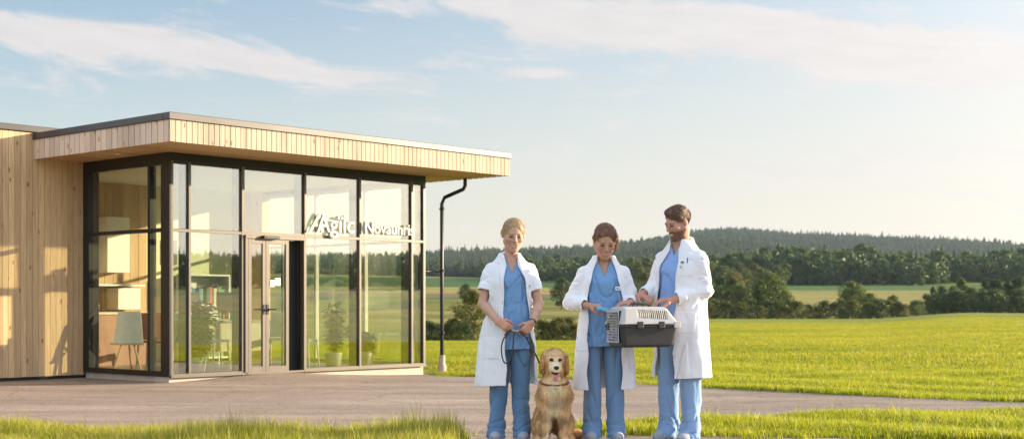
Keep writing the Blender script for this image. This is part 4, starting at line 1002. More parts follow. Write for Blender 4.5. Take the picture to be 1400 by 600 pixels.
def ridge(x, y, z, f, seed): return np.clip(1 - 2.3 * np.abs(wav(x, y, z, f, seed, 4)), 0, 1) ** 1.3
PS = 174.3                                 # picture pixels per metre at the people's distance, used to read off their poses
def rot(yaw=0, pitch=0, roll=0):
    a, b, c = map(math.radians, (yaw, pitch, roll))
    Rz = np.array([[math.cos(a), -math.sin(a), 0], [math.sin(a), math.cos(a), 0], [0, 0, 1]])
    Rx = np.array([[1, 0, 0], [0, math.cos(b), -math.sin(b)], [0, math.sin(b), math.cos(b)]])
    Ry = np.array([[math.cos(c), 0, math.sin(c)], [0, 1, 0], [-math.sin(c), 0, math.cos(c)]])
    return Rz @ Rx @ Ry

def add_head(g, C, R, s=1.0, male=False, smile=.5):
    """skull, jaw and features around C (eye level centre); R turns the head; s is its size"""
    T = lambda p: tuple(C + R @ (np.array(p) * s))
    fw = 1.0 if male else .96
    E = lambda c, r, k=.012, cut=False: g.ell(T(c), np.array(r) * s, R, k, cut)
    K = lambda a, b, ra, rb=None, k=.01, cut=False: g.cap(T(a), T(b), ra * s, (rb if rb is not None else ra) * s, k, cut)
    E((0, .018, .032), (.0745, .094, .083), .01)
    E((0, -.018, -.024), (.0625, .070, .080), .03)
    jw = .053 if male else .048
    for sx in (-1, 1):
        K((sx * jw, .006, -.052), (sx * .015, -.062, -.094), .019, .019, .035)
        E((sx * .040, -.058, -.022), (.024, .022, .022), .02)                       # cheekbone
    E((0, -.068, -.103), (.022 if male else .017, .018, .015), .02)                 # chin
    E((0, -.074, -.058), (.030, .018, .022), .015)                                 # muzzle of the mouth
    for sx in (-1, 1): E((sx * .031, -.097, .002), (.018, .012, .011), .016, True)    # eye sockets
    for sx in (-1, 1): E((sx * .031, -.0705, .001), (.0135, .0125, .0110), .008)        # eyeballs under their lids
    K((-.036, -.077, .021), (.036, -.077, .021), .0045 if not male else .010, k=.014)
    K((0, -.083, .010), (0, -.107, -.026), .0070, .0098, .008)                       # nose
    for sx in (-1, 1): E((sx * .0105, -.093, -.029), (.007, .009, .006), .006)
    K((-.022, -.083, -.057), (.022, -.083, -.057), .0045, k=.005); K((-.016, -.084, -.073), (.016, -.084, -.073), .0055, k=.005)
    E((0, -.096, -.066), (.022, .010, .0035), .003, True)                            # parted, smiling lips
    for sx in (-1, 1):
        E((sx * .077, .016, -.006), (.008, .017, .028), .006)

def head_colors(P, C, R, s, skin, lip, brow, beard=None, teeth=True, lidd=True):
    q = ((P - C) @ R) / s; x, y, z = q.T; ax = np.abs(x); c = np.tile(np.array(skin, float), (len(P), 1))
    near = (np.abs(q) < (.12, .13, .15)).all(1); fr = near & (y < -.03)
    def lay(w, col):
        w = np.clip(w, 0, 1)[:, None]; c[:] = c * (1 - w) + np.array(col) * w
    bl = np.exp(-(((ax - .042) / .02) ** 2 + ((z + .028) / .02) ** 2)) * fr; lay(bl * .30, np.array(skin) * (1.15, .78, .72))
    lay(np.exp(-((x / .014) ** 2 + ((z + .028) / .012) ** 2)) * fr * .3, np.array(skin) * (1.05, .75, .7))
    lay(np.exp(-(((ax - .033) / .019) ** 4 + ((z - .0215 - .003 * np.cos(ax * 60)) / .0045) ** 2)) * fr * .42, brow)
    ey = fr & (y < -.055)
    lay(np.exp(-(((ax - .031) / .0165) ** 4 + ((z - .007) / .0125) ** 2)) * fr * .42, np.array(skin) * (.42, .30, .26))          # lids, with the shade of the eye sockets painted into the skin
    lay(np.exp(-(((ax - .031) / .0150) ** 4 + ((z + .0006 + 6 * (ax - .031) ** 2) / .0066) ** 2)) * ey * .97, (.045, .028, .02))  # lashes and iris of narrowed eyes
    lay(np.exp(-(((x) / .032) ** 4 + ((z + .0665 - 11 * x * x) / .0088) ** 2)) * ey * .75, lip)
    if teeth: lay(np.exp(-(((x) / .023) ** 6 + ((z + .0655 - 11 * x * x) / .0036) ** 2)) * ey * .95, (.74, .70, .64))
    lay(np.exp(-((x / .022) ** 4 + ((z + .082) / .004) ** 2)) * ey * .2, np.array(skin) * (.7, .6, .55))  # painted shade under the lower lip
    for sx in (-1, 1): lay(np.exp(-(((x - sx * (.026 + .35 * np.clip(-z - .03, 0, .04))) / .0035) ** 2)) * ey * ((z < -.030) & (z > -.066)) * .5, np.array(skin) * (.6, .45, .4))  # smile creases, their shade painted into the skin colour
    if beard is not None:
        w = sst(-z, .040, .060) * near * sst(-y, -.004, .03) * sst(z, -.128, -.112) * .8
        mo = ((x / .024) ** 2 + ((z + .066) / .010) ** 2) < 1; w = np.where(mo & (y < -.06), 0, w); lay(np.clip(w * 1.0, 0, .80), beard)
        w = ((np.abs(x) < .03) & (np.abs(z + .0470) < .0055) & fr & (y < -.06)); lay(w * .8, beard)
        w = 0 * sst(-z, .0, .03) * (np.abs(ax - .068) < .02) * (np.abs(y + .01) < .022) * near; lay(w * .6, beard)
    return c

def hair_mesh(name, parts, C, R, s, mat, parent, cuts, h=.0035, groove=.0007, gf=60, seed=3, mode='back'):
    """combed hair: smooth volume with strand grooves"""
    g = Grid(C - .24 * s, C + .24 * s, h); T = lambda p: tuple(C + R @ (np.array(p) * s))
    for p in parts:
        if p[0] == 'e': g.ell(T(p[1]), np.array(p[2]) * s, R, p[3] if len(p) > 3 else .012)
        else: g.cap(T(p[1]), T(p[2]), p[3] * s, p[4] * s, p[5] if len(p) > 5 else .012)
    for p in cuts:
        g.ell(T(p[1]), np.array(p[2]) * s, R, .006, True)
    x, y, z = g.all(); dx, dy, dz = x - C[0], y - C[1], z - C[2]
    lx, ly, lz = (R[0, i] * dx + R[1, i] * dy + R[2, i] * dz for i in range(3))
    if mode == 'back': ph = np.arctan2(lx, lz + .03) * gf + 2.2 * wav(lx, ly, lz, (6, 6, 6), seed)
    else: ph = (lx * 1.0 + .35 * ly) * 260 + 3.5 * wav(lx, ly, lz, (9, 9, 9), seed)
    st = np.sin(ph)
    g.f += (groove * st + .0022 * wav(lx, ly, lz, (9, 9, 9), seed + 1)).astype(np.float32)
    o, V, Q = sdf_obj(name, g, mat, parent, 0, None, .05)
    q = (V - C) @ R
    if mode == 'back': pv = np.arctan2(q[:, 0], q[:, 2] + .03) * gf + 2.2 * wav(q[:, 0], q[:, 1], q[:, 2], (6, 6, 6), seed)
    else: pv = (q[:, 0] + .35 * q[:, 1]) * 260 + 3.5 * wav(q[:, 0], q[:, 1], q[:, 2], (9, 9, 9), seed)
    t = np.clip(.5 - .35 * np.sin(pv) + .2 * wav(*q.T, (20, 20, 20), 9), 0, 1)
    a = o.data.attributes.new('tint', 'FLOAT', 'POINT'); a.data.foreach_set('value', t.astype(np.float32)); return o

EC, ER = np.array((0, .020, .036)), np.array((.0795, .0975, .084))
def strands(hair, C, R, s, mat, flow, n, L, wd=.0008, lift=.10, seed=2, jit=.12):
    me = hair.data; nv = len(me.vertices); V = np.empty(nv * 3, np.float32); me.vertices.foreach_get('co', V); V = V.reshape(-1, 3)
    NN = np.empty(nv * 3, np.float32); me.vertices.foreach_get('normal', NN); NN = NN.reshape(-1, 3)
    r = np.random.default_rng(seed); pk = r.integers(0, nv, n); b = V[pk] + r.normal(size=(n, 3)) * .002; nn = NN[pk]
    lc = wav(*b.T, (11, 11, 11), seed + 3)[:, None]; VV, TT = [], []; p = b + nn * .0003; pts = [p]; seg = 4; ln = (L * r.uniform(.5, 1.2, n))[:, None] / seg
    for k in range(seg):
        q = (p - C) @ R / s; f = flow(q) @ R.T; f = f - nn * (f * nn).sum(1)[:, None]; f /= np.linalg.norm(f, axis=1)[:, None] + 1e-6
        f = f + nn * (lift - .06 * k) + np.cross(nn, f) * lc * .35 + r.normal(size=(n, 3)) * jit * (k == 0); f /= np.linalg.norm(f, axis=1)[:, None]
        p = p + f * ln
        q = ((p - C) @ R / s - EC) / ER; kk = np.linalg.norm(q, axis=1)
        if k == 0: q0 = ((pts[0] - C) @ R / s - EC) / ER; k0 = np.linalg.norm(q0, axis=1) + r.uniform(0, .02, n)
        p = (C + ((q / kk[:, None] * (k0 + lift * .3 * k)[:, None]) * ER + EC) @ R.T * s); pts.append(p)
    sd = np.cross(pts[-1] - pts[0], nn + .2 * r.normal(size=(n, 3))); sd /= np.linalg.norm(sd, axis=1)[:, None] + 1e-9
    ws = [1, 1, .9, .7, .2]
    allv = np.stack([x for k in range(seg + 1) for x in (pts[k] - sd * wd * ws[k], pts[k] + sd * wd * ws[k])], 1)
    i = np.arange(n)[:, None] * (2 * seg + 2); Q = np.concatenate([i + (2 * k, 2 * k + 1, 2 * k + 3, 2 * k + 2) for k in range(seg)])
    m2 = np_mesh('hair_strands', allv.reshape(-1, 3), Q); a = m2.attributes.new('tint', 'FLOAT', 'POINT'); tt = np.clip(.5 + .3 * wav(*b.T, (18, 18, 18), 5) + r.normal(size=n) * .12, 0, 1)
    a.data.foreach_set('value', np.repeat(tt, 2 * seg + 2).astype(np.float32)); return link('hair_strands', m2, mat, hair)

def hand(g, W, d, n, t, curl=(.5, .8, .5), s=1.0, spread=.0, grip=0):
    """palm and five fingers. W wrist, d towards the fingers, n way the palm faces, t towards the thumb side"""
    W, d, n, t = (np.array(v, float) for v in (W, d, n, t)); d /= np.linalg.norm(d); n -= d * (n @ d); n /= np.linalg.norm(n); t -= d * (t @ d) + n * (t @ n); t /= np.linalg.norm(t)
    L = [.040, .044, .041, .033]; off = [.027, .009, -.009, -.026]; ext = [.082, .086, .082, .074]
    for i in range(4):
        kn = W + (d * ext[i] + t * off[i]) * s
        g.cap(W + t * off[i] * .6 * s, kn, .0145 * s, .0105 * s, .014)
        a = 0; p = kn; fl = L[i] * s; dd = d + t * spread * off[i] / .03
        for j, (ln, r0, r1) in enumerate(((fl, .0093, .0085), (fl * .62, .0085, .0078), (fl * .5, .0078, .0065))):
            a += curl[j] * (1 + .08 * i); v = dd * math.cos(a) + n * math.sin(a); v /= np.linalg.norm(v); q = p + v * ln
            g.cap(p, q, r0 * s, r1 * s, .003 if j else .006); p = q
    b = W + (d * .018 + t * .020) * s; v1 = d * .62 + t * .62 + n * .42; v1 /= np.linalg.norm(v1); q1 = b + v1 * .042 * s
    v2 = d * .85 + t * .12 + n * (.45 + .4 * grip); v2 /= np.linalg.norm(v2); q2 = q1 + v2 * .032 * s; v3 = d * .8 - t * .1 + n * (.6 + .5 * grip); v3 /= np.linalg.norm(v3); q3 = q2 + v3 * .022 * s
    g.cap(b, q1, .0155 * s, .0118 * s, .012); g.cap(q1, q2, .0115 * s, .0102 * s, .005); g.cap(q2, q3, .0102 * s, .008 * s, .004)

def person(label, X, yaw, P, Yd=10.9):
    """P: spec dictionary, joints given in local metres"""
    h = P.get('h', .004); H = P['H']; k = H / 1.70; male = P['male']
    lo, hi = (-.47, -.50, -.01), (.47, .36, H + .05)
    S = P['sh']; arms = P['arms']                               # arms: list of (shoulder, elbow, wrist, hand d, n, t, curl, sleeve_end)
    # ---------------- body
    g = Grid(lo, hi, h)
    bw = 1.0 if not male else 1.12
    rows = [(.80, 0, .01, .150, .100), (.90, 0, .01, .158, .105), (.98, 0, .005, .14, .092), (1.06, 0, .0, .118, .082), (1.16, 0, 0, .125, .086), (1.27, 0, 0, .132, .090), (1.34, 0, .01, .128, .070), (1.385, 0, .015, .085, .058), (1.42, 0, .02, .055, .050)]
    g.stack([(z * k, cx, cy, wx * bw, wy * bw) for z, cx, cy, wx, wy in rows], .01)
    C = np.array(P['head']); R = rot(*P['headrot']); hs = P['hs']
    nk = C + R @ np.array((0, .022, -.055)) * hs
    g.cap((0, .018, 1.40 * k), tuple(nk), .060 if male else .049, .056 if male else .047, .03)
    add_head(g, C, R, hs, male)
    for sx in (-1, 1): g.cap((sx * .085, .01, .84 * k), (sx * P['kx'], -.005, .48 * k), .078, .052, .03); g.cap((sx * P['kx'], -.005, .48 * k), (sx * P['fx'], .02, .08), .05, .034, .012); g.cap((sx * P['fx'], .02, .05), (sx * (P['fx'] + .015), -.11, .03), .03, .025, .01)
    am = 1.0 if not male else 1.15
    for A in arms:
        s_, e_, w_ = map(np.array, A[:3])
        g.cap(s_, e_, .042 * am, .036 * am, .03); g.cap(e_, e_ + (w_ - e_) * .35, .037 * am, .036 * am, .015); g.cap(e_ + (w_ - e_) * .3, w_, .036 * am, .0235 * am, .015)
        hand(g, w_, A[3], A[4], A[5], A[6], 1.0 if not male else 1.1, grip=A[8] if len(A) > 8 else 0)
    skin = np.array(P['skin'])
    def colf(V):
        c = head_colors(V, C, R, hs, skin, P['lip'], P['brow'], P.get('beard'), P.get('teeth', True))
        hd = np.zeros(len(V), bool)
        for A in arms: hd |= np.linalg.norm(V - np.array(A[2]) - .08 * np.array(A[3]) / np.linalg.norm(A[3]), axis=1) < .11
        c[hd] = c[hd] * (1.04, .88, .84); return c
    body, V, Q = sdf_obj('person', g, SKINM, None, 1, colf)
    body.location = (X, Yd, float(terrain(X, Yd)) + .014); body.rotation_euler = (0, 0, R_(yaw)); tag(body, label, 'person')
    # ---------------- coat volume
    c = Grid(lo, hi, h); hem = P['hem']; cr = P['coat']
    sk = lambda x, y, z: (.0075 * wav(x, y, z, (5.5, 5.5, .9), P['seed'], 5) * np.clip((1.30 * k - z) * 1.8, .25, 1.6) + .0035 * wav(x, y, z, (11, 11, 4), P['seed'] + 1, 5)).astype(np.float32)
    c.stack(cr, .02, fold=sk, p=2.25)
    body_c = c.copy()
    arm_g = Grid(lo, hi, h); r0, r1, r2, r3 = P['sleeve']
    for i, A in enumerate(arms):
        s_, e_, w_ = map(np.array, A[:3]); end = A[7]
        if end < 1:
            arm_g.cap(s_, s_ + (e_ - s_) * (end + .12), r0, r1, .02, wr=.002, wf=6, seed=i)
        else:
            en = e_ + (w_ - e_) * (end - 1 + .08)
            arm_g.cap(s_, e_, r0, r1, .02, wr=.004, wf=9, seed=i + 3); arm_g.cap(e_, en, r1, r3, .025, wr=.005, wf=12, seed=i + 7)
    x, y, z = c.all()
    arm_g.f += (.007 * ridge(x, y, z, (6, 6, 8), P['seed'] + 14) + .0025 * wav(x, y, z, (9, 9, 9), P['seed'] + 15)).astype(np.float32)
    c.f += (.014 * ridge(x, y, z, (4.5, 4.5, 1.0), P['seed'] + 17) * np.clip((1.36 * k - z) * 2.2, 0.15, 1)).astype(np.float32)
    c.f = smin(c.f, arm_g.f, .034)
    c.f += (.0015 * wav(x, y, z, (9, 9, 8), P['seed'] + 9, 4)).astype(np.float32)
    # raised lapels, pockets, placket (double cloth)
    def poly_in(pts):
        X2, Z2 = np.broadcast_arrays(c.ax[0][:, None], c.ax[2][None, :]); ins = np.zeros(X2.shape, bool); n = len(pts)
        for a in range(n):
            (xa, za), (xb, zb) = pts[a], pts[(a + 1) % n]
            cond = (za > Z2) != (zb > Z2); xi = (xb - xa) * (Z2 - za) / (zb - za + 1e-12) + xa; ins ^= cond & (X2 < xi)
        return ins[:, None, :]
    front = (y < -.03); plain = c.copy()
    for pts, rz in P['raise']:
        c.f = np.where(poly_in(pts) & front & (body_c.f < .03), c.f - rz * .6, c.f)
    th = .0098; f = np.maximum(c.f, -(plain.f + th)); coat_solid = plain
    opz = [o_[0] for o_ in P['open']]
    xl = np.interp(c.ax[2], opz, [o_[1] for o_ in P['open']])[None, None, :]; xr = np.interp(c.ax[2], opz, [o_[2] for o_ in P['open']])[None, None, :]
    wgl = .006 * np.sin(c.ax[2] * 23 + P['seed'])[None, None, :]
    O = np.maximum(np.maximum(xl + wgl - x, x - xr + wgl), y - .0)
    f = np.maximum(f, -O); f = np.maximum(f, hem + .006 * np.sin(x * 9 + P['seed']) - z)
    c.f = f.astype(np.float32)
    # neck opening and sleeve ends
    c.cap((0, .012, 1.38 * k), tuple(nk + np.array((0, -.02, .09))), .072 if male else .060, .085, .004, True)
    for A in arms:
        s_, e_, w_ = map(np.array, A[:3]); end = A[7]
        a, b, t_ = (s_, e_, end) if end < 1 else (e_, w_, end - 1)
        p0 = a + (b - a) * t_; u = (b - a) / np.linalg.norm(b - a)
        m = .15; sl, xx, yy, zz = c.sub(p0 - m, p0 + m)
        dd = (xx - p0[0]) * u[0] + (yy - p0[1]) * u[1] + (zz - p0[2]) * u[2]; rad = np.sqrt((xx - p0[0]) ** 2 + (yy - p0[1]) ** 2 + (zz - p0[2]) ** 2 - dd * dd + 1e-9)
        rr = (r1 if end < 1 else r3) + .035
        cut = np.minimum(dd, rr - rad)           # positive beyond the cuff inside the sleeve's reach
        notbody = body_c.f[sl] > .006
        c.f[sl] = np.where(notbody, np.maximum(c.f[sl], cut), c.f[sl])
    # collar: a folded band round the back of the neck running into the lapels
    col = P['collar']
    for a, b in zip(col[:-1], col[1:]):
        c.cap(a[:3], b[:3], a[3], b[3], .006)
    coat, _, _ = sdf_obj('coat', c, COATM, body, 2, None, .02)
    # ---------------- scrub top
    t = Grid(lo, hi, h)
    tr = P['top']
    t.stack(tr, .01, fold=lambda x, y, z: (.003 * wav(x, y, z, (8, 8, 2.5), P['seed'] + 20, 5) + .013 * ridge(x, y, z, (6, 6, 2.6), P['seed'] + 22) + .006 * ridge(x, y, z, (10, 10, 5), P['seed'] + 23)).astype(np.float32), p=2.15)
    t.f = np.maximum(t.f, coat_solid.f + th + .005)
    ts = t.copy(); t.f = np.maximum(t.f, -(t.f + .010)); x, y, z = t.all()
    vz, vx = P['vneck']
    Vn = np.maximum(np.maximum(np.abs(x - P.get('vcx', 0)) - vx * np.clip((z - vz) / (1.43 * k - vz), 0, 1.6), vz - z), y - .0)
    t.f = np.maximum(t.f, -Vn); t.cap((0, .012, 1.385 * k), (0, .0, 1.52 * k), .062 if not male else .07, .08, .004, True); t.f = np.maximum(t.f, P['tophem'] - z + .004 * np.sin(x * 14)).astype(np.float32)
    sdf_obj('scrub_top', t, P['topm'], body, 2)
    # ---------------- trousers
    q = Grid(lo, (hi[0], hi[1], 1.02 * k), h)
    q.stack([(z * k, cx, cy, wx * bw, wy * bw) for z, cx, cy, wx, wy in [(.78, 0, .01, .165, .112), (.90, 0, .01, .170, .118), (1.00, 0, .005, .150, .102)]], .01)
    for sx in (-1, 1):
        kx, fx = sx * P['kx'], sx * P['fx'] + P.get('fo', 0); ky = P.get('ky', (0, 0))[0 if sx < 0 else 1]
        q.cap((sx * .083, .01, .85 * k), (kx, ky, .47 * k), .092 * bw, .073 * bw, .025)
        q.cap((kx, ky, .47 * k), (fx, -.002, .10), .073 * bw, .072 * bw, .02, wr=.003, wf=5, seed=5 + sx); q.cap((fx, -.002, .12), (fx + sx * .004, -.045, .03), .070 * bw, .082 * bw, .03)
    x, y, z = q.all(); q.f += (.002 * wav(x, y, z, (7, 7, 3), P['seed'] + 31, 4) + .014 * ridge(x, y, z, (5, 5, 1.8), P['seed'] + 33) + .010 * ridge(x, y, z, (5, 5, 7), P['seed'] + 34) * np.clip((.32 - z) * 5, 0, 1)).astype(np.float32)
    nz = q.f.shape[2]; q.f = np.where(z > hem - .02, np.maximum(q.f, coat_solid.f[:, :, :nz] + th + .005), q.f)
    q.f = np.where(z > P['tophem'] + .02, np.maximum(q.f, ts.f[:, :, :nz] + .013), q.f)
    q.f = np.maximum(q.f, -(q.f + .011)); q.f = np.maximum(q.f, .020 - z).astype(np.float32)
    sdf_obj('trousers', q, P['panm'], body, 2)
    # ---------------- shoes
    for sx in (-1, 1):
        fx = sx * P['fx'] + P.get('fo', 0); w = Grid((fx - .1, -.24, -.02), (fx + .1, .15, .14), .004)
        w.ell((fx + sx * .012, -.10, .035), (.047, .088, .042), None, .02); w.ell((fx, .03, .04), (.042, .07, .048), None, .03); w.cap((fx, .01, .06), (fx, .01, .1), .036, .036, .02)
        xx, yy, zz = w.all(); w.f = np.maximum(w.f, -zz + .002).astype(np.float32); w.f = np.where((zz < .022), w.f - .004, w.f)
        sdf_obj('shoe', w, SHOEM, body, 1)
    return body, C, R, hs, coat_solid

def surf_y(g, x, z):
    """front surface (lowest y) of a grid solid at x,z"""
    i = int(round((x - g.lo[0]) / g.h)); j = int(round((z - g.lo[2]) / g.h)); c = g.f[i, :, j]; n = np.where(c < 0)[0]
    return g.ax[1][n[0]] if len(n) else -.15
def badge(g, x, z, w, h_, parent, name, mat, lines=None):
    y = surf_y(g, x, z) - .012
    b = MB(); b.box(x - w / 2, x + w / 2, y - .004, y + .002, z - h_ / 2, z + h_ / 2); o = b.build(name, mat, parent, bevel=.001)
    if lines:
        l = MB()
        for lz, lw in lines: l.box(x - w * .4, x - w * .4 + w * lw, y - .0055, y - .0041, z + lz - .002, z + lz + .002)
        l.build('badge_print', simple('badge_ink', (.12, .16, .30), .5), o)
    return o
def patch_lines(parent, g, segs, name, mat, r=.0016, off=.002):
    mb = MB()
    for pts in segs:
        mb.tube([(x, surf_y(g, x, z) - off, z) for x, z in pts], r, 5)
    return mb.build(name, mat, parent)
seamm = simple('seam_thread', (.55, .55, .60), .8); badgem = simple('badge_card', (.80, .82, .82), .4, var=.02)

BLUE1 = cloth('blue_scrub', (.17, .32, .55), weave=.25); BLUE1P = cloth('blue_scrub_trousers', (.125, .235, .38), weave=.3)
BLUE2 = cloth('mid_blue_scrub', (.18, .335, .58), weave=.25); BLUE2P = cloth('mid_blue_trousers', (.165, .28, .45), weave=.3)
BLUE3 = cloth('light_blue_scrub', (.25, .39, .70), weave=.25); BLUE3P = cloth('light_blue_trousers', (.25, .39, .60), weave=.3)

def ring_collar(z0, rx, ry, drop, xl, xr, zend, r=.014, back=.03, fy=-.10):
    """points of a turned-down collar from the left lapel round the neck to the right lapel"""
    pts = []
    for i in range(13):
        a = math.pi * (-.16 + 1.32 * i / 12); x = -rx * math.cos(a); y = .018 + ry * math.sin(a); z = z0 + back * max(0, math.sin(a)) - drop * max(0, -math.sin(a))
        pts.append((x, y, z, r))
    return pts

# ---------------- woman with the leash
X1 = (697 - 700) / PS
P1 = dict(H=1.728, male=False, seed=1, kx=.082, fx=.098, fo=-.005, head=(.028, -.015, 1.604), headrot=(10, 14, 3), hs=1.07, sh=.17,
    skin=(.57, .335, .235), lip=(.50, .18, .15), brow=(.26, .16, .09), hem=.43,
    arms=[((-.150, .01, 1.328), (-.213, -.045, 1.065), (-.090, -.190, .928), (.75, -.35, -.45), (.35, .75, -.3), (.3, -.4, .7), (.75, 1.0, .6), .62, .5),
          ((.150, .01, 1.328), (.228, -.02, 1.065), (.170, -.165, .915), (-.62, -.25, -.72), (-.3, .8, .1), (-.55, -.5, .5), (.75, 1.0, .6), .62, .5)],
    coat=[(-.05, -.03, .0, .26, .175), (.42, -.03, .0, .252, .172), (.75, -.02, 0, .225, .16), (1.05, .0, 0, .180, .134), (1.25, .0, .0, .180, .138), (1.335, 0, .008, .172, .108), (1.385, 0, .010, .140, .092), (1.425, 0, .012, .105, .082), (1.465, 0, .018, .078, .070)],
    sleeve=(.058, .073, .07, .05), open=[(.40, -.022, .205), (.71, -.032, .19), (.9, -.040, .152), (1.1, -.050, .142), (1.26, -.040, .112), (1.36, -.03, .068), (1.50, -.06, .06)],
    top=[(.66, .0, 0, .195, .130), (.9, .0, 0, .182, .128), (1.06, 0, 0, .160, .112), (1.26, 0, 0, .166, .126), (1.36, 0, .008, .158, .096), (1.425, 0, .015, .1, .07)],
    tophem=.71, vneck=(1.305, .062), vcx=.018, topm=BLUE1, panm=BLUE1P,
    **{'raise': [([(-.045, 1.46), (-.085, 1.42), (-.100, 1.385), (-.078, 1.375), (-.092, 1.35), (-.055, 1.15), (-.045, 1.13), (-.03, 1.3)], .008),
                 ([(.06, 1.46), (.10, 1.42), (.135, 1.385), (.115, 1.372), (.150, 1.35), (.150, 1.16), (.135, 1.12), (.09, 1.3)], .008),
                 ([(-.20, .80), (-.08, .80), (-.08, .64), (-.20, .64)], .006), ([(.10, 1.29), (.165, 1.29), (.165, 1.19), (.10, 1.19)], .004)]},
    collar=ring_collar(1.440, .072, .068, .02, 0, 0, 0))
w1, C1, Rh1, hs1, cg1 = person('smiling woman in a short sleeved white coat holding the dog leash', X1, 0, P1)
BLOND = hairmat('blond_hair', (.26, .16, .07), (.66, .46, .24))
hr1 = hair_mesh('hair', [('e', (0, .020, .036), (.0795, .0975, .084)), ('e', (0, .118, .01), (.034, .03, .034)), ('c', (-.066, -.030, .050), (-.073, .03, -.01), .009, .010), ('c', (.066, -.030, .050), (.073, .03, -.01), .009, .010), ('c', (-.065, .03, -.01), (0, .10, -.03), .015, .028), ('c', (.065, .03, -.01), (0, .10, -.03), .015, .028)],
          C1, Rh1, hs1, BLOND, w1, [('e', (0, -.102, -.014), (.060, .070, .103)), ('e', (0, -.03, -.12), (.1, .09, .075))])
# ---------------- woman with the blue pad
X2 = (825.5 - 700) / PS
P2 = dict(H=1.70, male=False, seed=5, kx=.085, fx=.092, fo=.0, head=(.005, -.055, 1.552), headrot=(6, 26, 2), hs=1.08, sh=.17,
    skin=(.50, .28, .185), lip=(.46, .16, .14), brow=(.10, .055, .03), hem=.40,
    arms=[((-.152, .01, 1.305), (-.262, .02, 1.075), (-.125, -.20, 1.050), (.86, -.30, -.05), (.1, .3, -.9), (.2, -.9, .2), (.55, .7, .4), 1.80, .3),
          ((.152, .01, 1.305), (.225, .03, 1.085), (.195, -.19, 1.075), (-.88, -.36, -.06), (-.1, .2, -.9), (-.2, -.9, .2), (.5, .7, .4), 1.80, .3)],
    coat=[(-.05, -.0, .0, .262, .17), (.40, -.0, .0, .250, .17), (.75, .0, 0, .225, .16), (1.05, .0, 0, .184, .138), (1.24, .0, .0, .180, .138), (1.31, 0, .008, .172, .108), (1.365, 0, .010, .140, .092), (1.405, 0, .012, .105, .082), (1.445, 0, .012, .08, .075)],
    sleeve=(.058, .057, .054, .046), open=[(.38, -.135, .130), (.8, -.130, .135), (1.05, -.130, .140), (1.2, -.125, .125), (1.32, -.085, .085), (1.40, -.05, .055), (1.50, -.06, .06)],
    top=[(.68, .0, 0, .195, .130), (.9, .0, 0, .184, .128), (1.05, 0, 0, .165, .116), (1.24, 0, 0, .168, .126), (1.34, 0, .008, .158, .096), (1.41, 0, .012, .1, .072)],
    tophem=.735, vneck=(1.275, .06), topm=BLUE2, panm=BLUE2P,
    **{'raise': [([(-.05, 1.46), (-.095, 1.41), (-.125, 1.37), (-.105, 1.355), (-.150, 1.33), (-.160, 1.20), (-.130, 1.10), (-.10, 1.25)], .008),
                 ([(.05, 1.46), (.095, 1.41), (.125, 1.37), (.105, 1.355), (.150, 1.33), (.160, 1.20), (.14, 1.10), (.10, 1.25)], .008),
                 ([(-.225, .86), (-.145, .86), (-.145, .70), (-.225, .70)], .006)]},
    collar=ring_collar(1.415, .074, .070, .02, 0, 0, 0))
w2, C2, Rh2, hs2, cg2 = person('dark haired woman in a long white coat looking down at a blue cloth', X2, 0, P2)
BROWN = hairmat('brown_hair', (.07, .03, .015), (.30, .14, .065))
hr2 = hair_mesh('hair', [('e', (0, .022, .040), (.0805, .098, .086)), ('e', (0, .112, .045), (.038, .032, .036)), ('c', (-.064, -.035, .055), (-.075, .02, .0), .011, .011), ('c', (.064, -.035, .055), (.076, .02, -.01), .011, .013), ('c', (.084, .02, .02), (.092, .03, -.075), .016, .008), ('c', (.086, .04, .0), (.100, .05, -.05), .012, .006)],
          C2, Rh2, hs2, BROWN, w2, [('e', (0, -.102, -.020), (.062, .070, .099)), ('e', (0, -.03, -.13), (.07, .09, .075)), ('e', (-.079, .012, -.02), (.014, .022, .03))])
